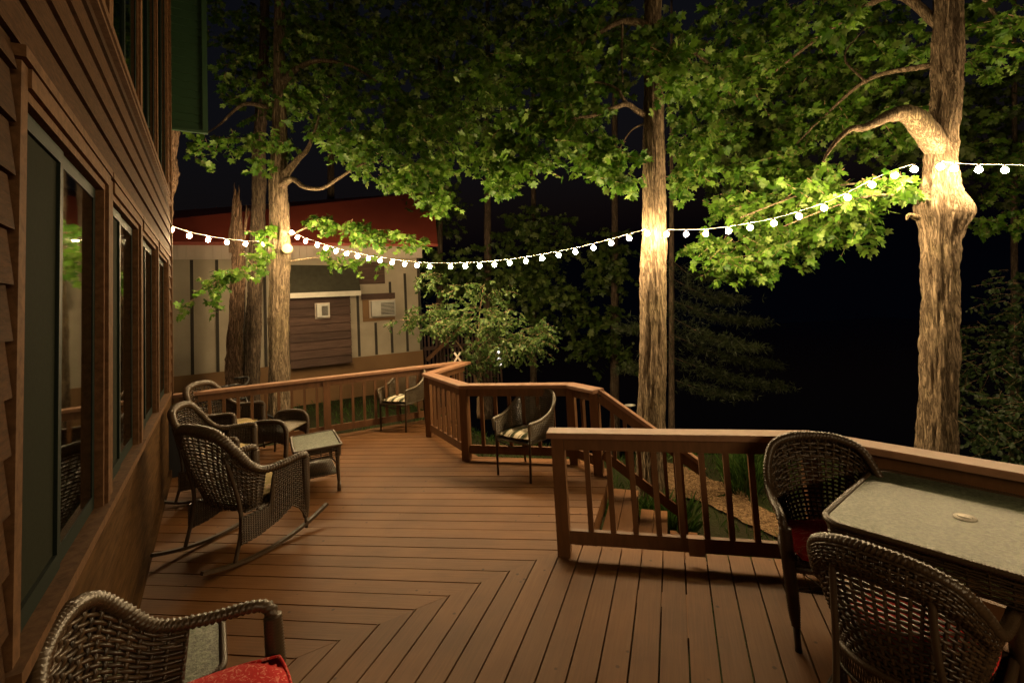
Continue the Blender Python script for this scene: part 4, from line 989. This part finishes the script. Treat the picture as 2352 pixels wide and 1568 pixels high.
def dining_chair(label):
    r = empty('wicker_armchair', (0, 0, 0), 0, label, 'armchair', 'wicker armchairs')
    W_ = M['wicker']
    half = [(.29, .235, .575), (.298, .225, .625), (.30, .17, .652), (.305, .02, .658), (.305, -.12, .69), (.285, -.205, .79), (.235, -.262, .88), (.13, -.292, .925), (0, -.302, .935)]
    path = crom([Vector(p) for p in half] + [Vector((-p[0], p[1], p[2])) for p in half[-2::-1]], 9)
    mb = MB(); rd = [.021 + .004 * max(0, (p.z - .66) / .3) for p in path]; wrap_tube(mb, path, rd, 16, .019, .0046, 3)
    place(r, mb.build('arm_rim', W_, smooth=True))
    n = len(path); i0 = next(i for i, p in enumerate(path) if p.y < -.02); top = path[i0:n - i0]
    def S(u, v):
        t = arc_pt(top, u); a = (u - .5) * PI * .98; b = Vector((-math.sin(a) * -1 * .265 * -1, -.235 * max(0, math.cos(a)) ** .6 - .02, .40)); b.x = top[0].x * .72 * math.cos(PI * u)
        p = b.lerp(t, v); p.y -= .035 * math.sin(PI * v) * math.sin(PI * u); return p
    mb = MB(); weave(mb, S, 27, 22, .0062, .005, 2, 5); place(r, mb.build('backrest', W_, smooth=True))
    # a second, inner flared band below the rim
    mb = MB(); 
    def S2(u, v):
        t = arc_pt(top, u); q = S(u, .76); return q.lerp(t + Vector((0, -.03, -.01)), v) + Vector((0, -.02 * math.sin(PI * v), 0))
    weave(mb, S2, 46, 8, .0056, .0038, 2, 5); place(r, mb.build('back_band', W_, smooth=True))
    # seat ring and open lattice apron
    ring = [Vector((.265, .24, .40)), Vector((.275, .0, .40)), Vector((.235, -.16, .40)), Vector((.12, -.245, .40)), Vector((0, -.26, .40))]
    ring = crom(ring + [Vector((-p.x, p.y, p.z)) for p in ring[-2::-1]], 8); ring = ring + [ring[0]]
    mb = MB(); wrap_tube(mb, ring, .019, 10, .012, .0025, 3); place(r, mb.build('seat_rail', W_, smooth=True))
    mb = MB()
    m_ = 84
    def rp(f): return arc_pt(ring, f % 1.0)
    for k in range(m_):
        for dd in (1.4, -1.4):
            f = k / m_; a_ = rp(f); b_ = rp(f + dd / m_) + Vector((0, 0, -.10)); mb.tube([a_, b_], .0028, 4, caps=False)
    low = [p + Vector((0, 0, -.105)) for p in ring]; wrap_tube(mb, low, .008, 8, .012, .0015, 2, 3); place(r, mb.build('apron', W_, smooth=True))
    mb = MB(); 
    def S3(u, v): y = -.22 + .45 * v; w_ = .255 if y > -.1 else .255 - (-.1 - y) * .9; return Vector(((u - .5) * 2 * w_, y, .392))
    weave(mb, S3, 26, 22, .006, .003, 2, 4); place(r, mb.build('seat', W_, smooth=True))
    for s in (-1, 1):
        mb = MB(); wrap_tube(mb, [Vector((s * .288, .235, .60)), Vector((s * .287, .242, .42)), Vector((s * .282, .246, .20)), Vector((s * .28, .25, .12))], [.030, .033, .030, .021], 12, .012, .0028, 4)
        mb.tube([Vector((s * .28, .25, .125)), Vector((s * .279, .251, .03)), Vector((s * .279, .251, 0))], [.017, .016, .019], 10); place(r, mb.build('leg', W_, smooth=True))
        mb = MB(); mb.tube(crom([Vector((s * .165, -.305, .86)), Vector((s * .170, -.318, .60)), Vector((s * .19, -.30, .38)), Vector((s * .215, -.325, 0))], 5), .0135, 10); place(r, mb.build('leg', M['wickerpole'], smooth=True))
        mb = MB(); mb.tube([Vector((s * .282, .246, .24)), Vector((s * .24, -.29, .24))], .009, 8); place(r, mb.build('stretcher', M['wickerpole'], smooth=True))
    return r
def set_at(o, x, y, a, z=0., s=1., sz=1.):   # a: compass heading the seat faces
    o.location = (x, y, z * sz); o.rotation_euler = (0, 0, -math.radians(a)); o.scale = (s, s, sz); return o
def make_cushion(name, mat, size, label, group, tuft=0.):
    mb = MB(); cushion_mesh(mb, *size, tuft=tuft); o = mb.build(name, mat, smooth=True); return tag(o, label, 'cushion', group)
d1 = dining_chair('tall round backed wicker armchair between the railing corner and the glass dining table')
d2 = copy_tree(d1); d2['label'] = 'wicker armchair seen from behind at the bottom right, pulled up to the glass dining table'
d3 = copy_tree(d1); d3['label'] = 'wicker armchair at the bottom left corner beside the house wall, with one long arm showing'
DP = ((d1, 1.62, 2.575, 199, .92, .965), (d2, 1.49, 1.945, 55, .90, .865), (d3, -1.12, 1.60, 61.5, 1.08, .965))
for o, x, y, a, s_, sz in DP: set_at(o, x, y, a, 0, s_, sz)
RC = 'red floral seat cushions'
q1 = make_cushion('cushion', M['redfloral'], (.50, .50, .085), 'red floral cushion on the tall wicker armchair by the railing corner', RC)
q1.scale = (1, 1, 1); q2 = q1.copy(); q3 = q1.copy(); col.objects.link(q2); col.objects.link(q3)
q2['label'] = 'red floral cushion showing through the woven back of the armchair at the bottom right'; q3['label'] = 'red floral cushion on the armchair at the bottom left'
for q, (o, x, y, a, s_, sz) in zip((q1, q2, q3), DP): v = az(a) * .035; set_at(q, x + v.x, y + v.y, a, .462 + (.012 if q is q3 else 0), s_, sz)

# ---- dining table
def rrect(hx, hy, r, n=6):
    out = []
    for cx, cy, a0 in ((hx - r, hy - r, 0), (-hx + r, hy - r, 90), (-hx + r, -hy + r, 180), (hx - r, -hy + r, 270)):
        for k in range(n + 1): a = math.radians(a0 + 90 * k / n); out.append((cx + r * math.cos(a), cy + r * math.sin(a)))
    return out
def glass_table(name, label, cat, hx, hy, rc, h, hole=False, apron=.075, group=None, lattice=False, shelf=False):
    r = empty(name, (0, 0, 0), 0, label, cat, group); W_ = M['wicker']
    poly = rrect(hx - .022, hy - .022, rc - .015); mb = MB(); n = len(poly)
    if hole:
        hr = .026; V = []; Fs = []
        for z in (h - .008, h):
            V += [(x, y, z) for x, y in poly]; V += [(hr * math.cos(2 * PI * (k / n) + PI / n), hr * math.sin(2 * PI * k / n + PI / n), z) for k in range(n)]
        for k in range(n):
            k2 = (k + 1) % n; Fs.append((2 * n + k, 2 * n + k2, 3 * n + k2, 3 * n + k)); Fs.append((k2, k, n + k, n + k2)); Fs.append((k, k2, 2 * n + k2, 2 * n + k)); Fs.append((n + k2, n + k, 3 * n + k, 3 * n + k2))
        mb.add(V, Fs)
    else: mb.prism(poly, h - .008, h)
    place(r, mb.build('glass_top', M['frost']))
    if hole:
        mb = MB(); mb.tube([(0, 0, h - .02), (0, 0, h + .004)], [.028, .030], 24, caps=False); mb.tube([(0, 0, h + .001), (0, 0, h + .0045), (0, 0, h + .0048), (0, 0, h + .003)], [.041, .039, .024, .020], 28, caps=True); place(r, mb.build('umbrella_ring', M['white'], smooth=True))
        mb = MB(); mb.tube([(0, 0, h - .06), (0, 0, h - .012)], .045, 16); place(r, mb.build('boss', M['darkmetal']))
    pr = [Vector((x, y, h - .004)) for x, y in rrect(hx - .008, hy - .008, rc, 8)]; pr.append(pr[0])
    mb = MB(); wrap_tube(mb, pr, .0135, 10, .011, .0024, 3); place(r, mb.build('wicker_rim', W_, smooth=True))
    mb = MB(); R_ = [Vector((x, y, 0)) for x, y in rrect(hx - .012, hy - .012, rc, 8)]; R_.append(R_[0])
    def S(u, v): p = arc_pt(R_, u); return Vector((p.x * (1 - .03 * v), p.y * (1 - .03 * v), h - .02 - apron * v))
    weave(mb, S, int(8 * (hx + hy) / .018), max(4, int(apron / .011)), .0042, .003, 1, 4) if not lattice else weave(mb, S, int(8 * (hx + hy) / .035), max(3, int(apron / .017)), .0042, .003, 2, 4)
    place(r, mb.build('apron', W_, smooth=True))
    # dark frame under the glass
    mb = MB()
    for sx, sy, lx, ly in ((1, 0, .03, 2 * hy - .12), (-1, 0, .03, 2 * hy - .12), (0, 1, 2 * hx - .12, .03), (0, -1, 2 * hx - .12, .03)): mb.box((sx * (hx - .05), sy * (hy - .05), h - .045), (lx, ly, .03))
    if not lattice: mb.box((0, 0, h - .045), (2 * hx - .14, .03, .028))
    place(r, mb.build('frame', M['wickerpole']))
    for sx in (-1, 1):
        for sy in (-1, 1):
            x, y = sx * (hx - .045), sy * (hy - .045); mb = MB(); wrap_tube(mb, [Vector((x, y, h - .05)), Vector((x * 1.0, y * 1.0, h * .5)), Vector((x * 1.03, y * 1.03, .09))], [.021, .018, .016], 10, .012, .002, 3)
            mb.tube([Vector((x * 1.03, y * 1.03, .095)), Vector((x * 1.035, y * 1.035, .03)), Vector((x * 1.035, y * 1.035, 0))], [.016, .021, .018], 10); place(r, mb.build('leg', W_, smooth=True))
    if shelf:
        mb = MB()
        def S4(u, v): return Vector(((u - .5) * 2 * (hx - .05), (v - .5) * 2 * (hy - .05), .17))
        weave(mb, S4, 22, 30, .006, .003, 2, 4); place(r, mb.build('shelf', W_, smooth=True))
        mb = MB()
        for sy in (-1, 1): mb.tube(crom([Vector((-hx + .05, sy * (hy - .035), .26)), Vector((-hx * .5, sy * (hy - .035), .335)), Vector((0, sy * (hy - .035), .35)), Vector((hx * .5, sy * (hy - .035), .335)), Vector((hx - .05, sy * (hy - .035), .26))], 5), .008, 8)
        for sx in (-1, 1): mb.tube(crom([Vector((sx * (hx - .035), -hy + .05, .24)), Vector((sx * (hx - .035), -hy * .5, .335)), Vector((sx * (hx - .035), 0, .35)), Vector((sx * (hx - .035), hy * .5, .335)), Vector((sx * (hx - .035), hy - .05, .24))], 5), .008, 8)
        place(r, mb.build('arched_brace', W_, smooth=True))
    return r
dt = glass_table('dining_table', 'square pebbled glass dining table with a braided wicker rim and umbrella hole, bottom right', 'table', .435, .435, .09, .73, True, .10)
set_at(dt, 1.93, 2.15, 51)
st = glass_table('side_table', 'small wicker side table with a pale glass top, between the rocking chairs', 'side table', .225, .33, .035, .45, False, .09, 'wicker side tables with glass tops', True, True)
set_at(st, -2.14, 4.99, 152)
s2 = glass_table('side_table', 'small glass topped wicker table half hidden behind the armchair at the bottom left', 'side table', .225, .225, .06, .43, False, .06, 'wicker side tables with glass tops', True, False)
set_at(s2, -1.50, 1.985, -32.6)

# ---- rocking chairs
def rocker(label):
    r = empty('wicker_rocking_chair', (0, 0, 0), 0, label, 'rocking chair', 'wicker rocking chairs with floral cushions'); W_ = M['wicker']
    half = [(.285, .27, .50), (.295, .275, .60), (.30, .235, .635), (.305, .10, .628), (.305, -.06, .63), (.30, -.16, .69), (.285, -.24, .80), (.25, -.30, .90), (.17, -.335, .965), (0, -.35, .985)]
    path = crom([Vector(p) for p in half] + [Vector((-p[0], p[1], p[2])) for p in half[-2::-1]], 8)
    mb = MB(); rd = [.026 + .010 * max(0, (p.z - .66) / .3) for p in path]; wrap_tube(mb, path, rd, 16, .021, .005, 1); place(r, mb.build('arm_rim', W_, smooth=True))
    n = len(path); i0 = next(i for i, p in enumerate(path) if p.y < -.05); top = path[i0:n - i0]
    def S(u, v):
        t = arc_pt(top, u); b = Vector((top[0].x * .86 * math.cos(PI * u), -.07 - .13 * math.sin(PI * u) ** .7, .36)); p = b.lerp(t, v); p.y -= .03 * math.sin(PI * v) * math.sin(PI * u); return p
    mb = MB(); weave(mb, S, 25, 24, .0058, .0048, 2, 5); place(r, mb.build('backrest', W_, smooth=True))
    for s in (-1, 1):
        def S5(u, v):   # side panel from the arm down to an arched lower edge
            y = -.23 + .49 * u; zt = .345 + .27 * sst(.40, .50, u); zb = np.interp(u, [0, .25, .55, .78, .9, 1], [.16, .17, .21, .27, .22, .13]); return Vector((s * .297, y, zt + (zb - zt) * v))
        mb = MB(); weave(mb, S5, 30, 22, .0058, .0042, 2, 5); place(r, mb.build('side_panel', W_, smooth=True))
        mb = MB(); wrap_tube(mb, [Vector((s * .29, .265, .60)), Vector((s * .287, .27, .35)), Vector((s * .283, .272, .2)), Vector((s * .28, .275, .115))], [.034, .034, .028, .018], 12, .013, .003, 3)
        mb.tube([Vector((s * .28, .275, .12)), Vector((s * .28, .28, .028))], .013, 8); place(r, mb.build('leg', W_, smooth=True))
        mb = MB(); mb.tube(crom([Vector((s * .24, -.30, .80)), Vector((s * .255, -.22, .45)), Vector((s * .275, -.22, .25)), Vector((s * .28, -.27, .025))], 5), .0135, 8); place(r, mb.build('leg', M['wickerpole'], smooth=True))
        mb = MB(); pts = [Vector((s * .28, -.47 + .94 * k / 16, .018 + .115 * ((k - 7.2) / 8.8) ** 2)) for k in range(17)]
        for a, b in zip(pts, pts[1:]): mb.bar(a - (b - a) * .02, b + (b - a) * .02, .03, .022)
        place(r, mb.build('rocker', M['wickerpole']))
    mb = MB()
    def S6(u, v): return Vector(((u - .5) * .54, .25, .36 - .10 * v))
    weave(mb, S6, 34, 7, .0048, .0034, 2, 4)
    def S7(u, v): return Vector(((u - .5) * .54, -.18 + .43 * v, .362))
    weave(mb, S7, 26, 20, .006, .003, 2, 4); mb.tube([Vector((-.28, .255, .365)), Vector((.28, .255, .365))], .018, 10); place(r, mb.build('seat', W_, smooth=True))
    return r
r1 = rocker('nearest wicker rocking chair, seen from behind beside the house wall')
r2 = copy_tree(r1); r2['label'] = 'second wicker rocking chair, against the house between the nearest rocker and the farthest one'
r3 = copy_tree(r1); r3['label'] = 'farthest wicker rocking chair by the house corner, showing the front of its woven back'
RP = ((r1, -2.215, 3.86, 27, 1.10, .985), (r2, -3.144, 4.972, 77, 1.0, .907), (r3, -3.711, 6.066, 92, 1.08, .955))
for o, x, y, a, s_, sz in RP: set_at(o, x, y, a, 0, s_, sz)
f1 = make_cushion('cushion', M['tanfloral'], (.50, .44, .10), 'tan floral cushion in the nearest wicker rocking chair', 'tan floral seat cushions')
f2 = f1.copy(); f3 = f1.copy(); col.objects.link(f2); col.objects.link(f3)
f2['label'] = 'tan floral cushion in the middle rocking chair against the house'; f3['label'] = 'tan floral cushion in the farthest rocking chair by the house corner'
for q, (o, x, y, a, s_, sz) in zip((f1, f2, f3), RP): v = az(a) * .04; set_at(q, x + v.x, y + v.y, a, .425, s_, sz)
# ---- footstool with two rolled side handles
ot = empty('wicker_footstool', (0, 0, 0), 0, 'low wicker footstool with two rounded arms, between the farthest rocker and the side table', 'footstool')
for s in (-1, 1):
    mb = MB(); p = crom([Vector((s * .26, -.20, .10)), Vector((s * .265, -.21, .36)), Vector((s * .27, -.17, .47)), Vector((s * .27, -.08, .50)), Vector((s * .27, .10, .50)), Vector((s * .27, .19, .46)), Vector((s * .265, .225, .35)), Vector((s * .25, .20, .08))], 7)
    wrap_tube(mb, p, .026, 12, .017, .003, 1); place(ot, mb.build('arm', M['wicker'], smooth=True))
    def S8(u, v): return Vector((s * .265, -.19 + .39 * u, .48 - .26 * v + .06 * math.sin(PI * u) * v))
    mb = MB(); weave(mb, S8, 22, 16, .005, .0032, 2, 4); place(ot, mb.build('side_panel', M['wicker'], smooth=True))
    for y0 in (-.2, .2):
        mb = MB(); mb.tube([Vector((s * .26, y0, .16)), Vector((s * .25, y0 * 1.05, 0))], [.018, .011], 8); place(ot, mb.build('leg', M['wickerpole'], smooth=True))
mb = MB()
def S9(u, v): return Vector(((u - .5) * .52, -.2 + .42 * v, .36 + .02 * math.sin(PI * v)))
weave(mb, S9, 40, 34, .0062, .003, 1, 4); place(ot, mb.build('seat', M['wickergrey'], smooth=True))
set_at(ot, -3.0, 5.98, 92)

# ---- light bucket chairs with striped cushions
def bucket(label):
    r = empty('bucket_armchair', (0, 0, 0), 0, label, 'armchair', 'slim legged bucket armchairs with striped cushions'); W_ = M['wickergrey']
    half = [(.235, .225, .50), (.245, .235, .605), (.252, .21, .628), (.265, .06, .64), (.275, -.08, .69), (.262, -.18, .765), (.20, -.27, .845), (.11, -.315, .88), (0, -.33, .89)]
    path = crom([Vector(p) for p in half] + [Vector((-p[0], p[1], p[2])) for p in half[-2::-1]], 8)
    mb = MB(); wrap_tube(mb, path, .0165, 10, .014, .002, 2); place(r, mb.build('arm_rim', W_, smooth=True))
    top = path[8:len(path) - 8]
    def S(u, v):
        t = arc_pt(top, u); a = u * PI; b = Vector((.225 * math.cos(a) * (1 if True else 1), .0, .40)); 
        b.x = max(-.225, min(.225, .33 * math.cos(a))); b.y = .21 - .43 * min(1, 1.25 * math.sin(a)) ** .9; return b.lerp(t, v)
    mb = MB(); weave(mb, S, 78, 20, .0040, .0026, 1, 4); place(r, mb.build('woven_shell', W_, smooth=True))
    mb = MB()
    def S1(u, v): return Vector(((u - .5) * .44, .21 - .40 * v, .405))
    weave(mb, S1, 24, 22, .006, .003, 1, 4)
    ring = [Vector((-.225, .22, .405)), Vector((.225, .22, .405)), Vector((.225, -.18, .405)), Vector((-.225, -.18, .405)), Vector((-.225, .22, .405))]; mb.tube(ring, .014, 8); place(r, mb.build('seat', W_, smooth=True))
    for s in (-1, 1):
        for y0, yf in ((.222, .228), (-.19, -.235)):
            mb = MB(); mb.tube([Vector((s * .228, y0, .42 if y0 < 0 else .60)), Vector((s * .224, y0, .38)), Vector((s * .218, yf, 0))], .0125, 10); place(r, mb.build('leg', M['wickerpole'], smooth=True))
    mb = MB(); mb.tube([Vector((-.22, .225, .39)), Vector((0, .23, .345)), Vector((.22, .225, .39))], .008, 8); place(r, mb.build('brace', M['wickerpole'], smooth=True))
    return r
b1 = bucket('slim legged bucket armchair in front of the zigzag railing, nearer the camera')
b2_ = copy_tree(b1); b2_['label'] = 'slim legged bucket armchair farther back, between the back railing and the first railing post'
BP = ((b1, .048, 5.03, 220, .98, .90), (b2_, -1.732, 7.12, 205, 1.03, .93))
for o, x, y, a, s_, sz in BP: set_at(o, x, y, a, 0, s_, sz)
k1 = make_cushion('cushion', M['stripe'], (.43, .42, .085), 'striped cushion on the nearer bucket armchair', 'striped seat cushions', tuft=.5)
k2 = k1.copy(); col.objects.link(k2); k2['label'] = 'striped cushion on the farther bucket armchair'
for q, (o, x, y, a, s_, sz) in zip((k1, k2), BP): v = az(a) * .02; set_at(q, x + v.x, y + v.y, a, .455, s_, sz)

# ---- bicycle leaning behind the railing by the house corner
bk = empty('bicycle', (-4.35, 6.95, -.34), 0, 'dark bicycle behind the railing at the house corner, mostly its handlebar showing', 'bicycle')
def BK(name, fn, mat='darkmetal', smooth=True): m_ = MB(); fn(m_); return place(bk, m_.build(name, M[mat], smooth=smooth))
for xx in (-.55, .5):
    ring = [Vector((xx + .33 * math.cos(2 * PI * k / 36), 0, .34 + .33 * math.sin(2 * PI * k / 36))) for k in range(37)]
    wh = BK('wheel', lambda m_: [m_.tube([Vector((xx, -.02, .34)), Vector((xx + .32 * math.cos(2 * PI * k / 18), 0, .34 + .32 * math.sin(2 * PI * k / 18)))], .0015, 3) for k in range(18)])
    m_ = MB(); m_.tube(ring, .018, 8, caps=False); t_ = m_.build('tyre', M['black'], smooth=True); t_.parent = wh
Fp = {'bb': (-.02, .30), 'seat': (-.16, .86), 'head': (.36, .92), 'rear': (-.55, .34), 'front': (.5, .34), 'headlow': (.39, .72)}
def ln(m_, a, b, r_=.016): m_.tube([Vector((Fp[a][0], 0, Fp[a][1])), Vector((Fp[b][0], 0, Fp[b][1]))], r_, 8)
BK('frame', lambda m_: [ln(m_, *q) for q in (('bb', 'seat'), ('seat', 'head'), ('bb', 'headlow'), ('bb', 'rear', .01), ('seat', 'rear', .01), ('head', 'front', .014))])
BK('handlebar', lambda m_: (m_.tube([Vector((.35, 0, .90)), Vector((.34, 0, 1.10))], .014, 8), m_.tube(crom([Vector((.20, -.30, 1.16)), Vector((.33, -.24, 1.17)), Vector((.36, -.10, 1.12)), Vector((.36, .10, 1.12)), Vector((.33, .24, 1.17)), Vector((.20, .30, 1.16))], 6), .013, 8), m_.tube([Vector((.12, -.31, 1.155)), Vector((.24, -.295, 1.165))], .019, 8), m_.tube([Vector((.12, .31, 1.155)), Vector((.24, .295, 1.165))], .019, 8)))
BK('saddle', lambda m_: m_.tube([Vector((-.32, 0, .95)), Vector((-.22, 0, .955)), Vector((-.08, 0, .945)), Vector((.0, 0, .93))], [.07, .075, .03, .015], 10), 'black')
bk.rotation_euler = (.06, 0, math.radians(12))
# ---- dark planter box behind the rocking chairs
pb = MB(); pb.box((-4.02, 5.62, .36), (.34, .30, .72), rz=math.atan2(WD.y, WD.x)); pb.box((-4.02, 5.62, .735), (.37, .33, .03), rz=math.atan2(WD.y, WD.x)); 
tag(pb.build('storage_box', M['black']), 'black upright box standing in the house corner behind the farthest rocking chair', 'box')
# ---- small solar path lamp by the trunk and a pale post stump
pl = gz(1318, 955, -.2); sl = empty('garden_lamp', (0, 0, 0), 0, 'small unlit disc topped garden lamp just left of the middle trunk behind the handrail', 'garden lamp')
L0 = at(1447, 930, 7.2); 
place(sl, MB().tube([Vector((L0.x, L0.y, gh(L0.x, L0.y))), Vector((L0.x, L0.y, L0.z))], .008, 8).build('stem', M['darkmetal'], smooth=True))
place(sl, MB().tube([L0 + Vector((0, 0, -.012)), L0, L0 + Vector((0, 0, .012))], [.055, .085, .02], 16).build('cap', M['metal'], smooth=True))

# ---- two tiny emissive panes drawn as white marks beyond the white cross
lw = empty('distant_marks', (0, 0, 0), 0, 'two tiny glowing white marks far behind the white cross, seen through the dark fence', 'window')
M['whiteglow'] = mat_emit('white_glow', (1, .95, .85), 2.2)
for y0, y1 in ((800, 812), (822, 838)):
    c = at(1147, (y0 + y1) / 2, 10.8); h = (y1 - y0) / 1082 * 10.8
    pane = place(lw, MB().box(c, (.085, .02, h)).build('pane', M['whiteglow']))
    place(lw, MB().box(c + Vector((0, .03, 0)), (.12, .02, h + .035)).build('frame', M['white']))
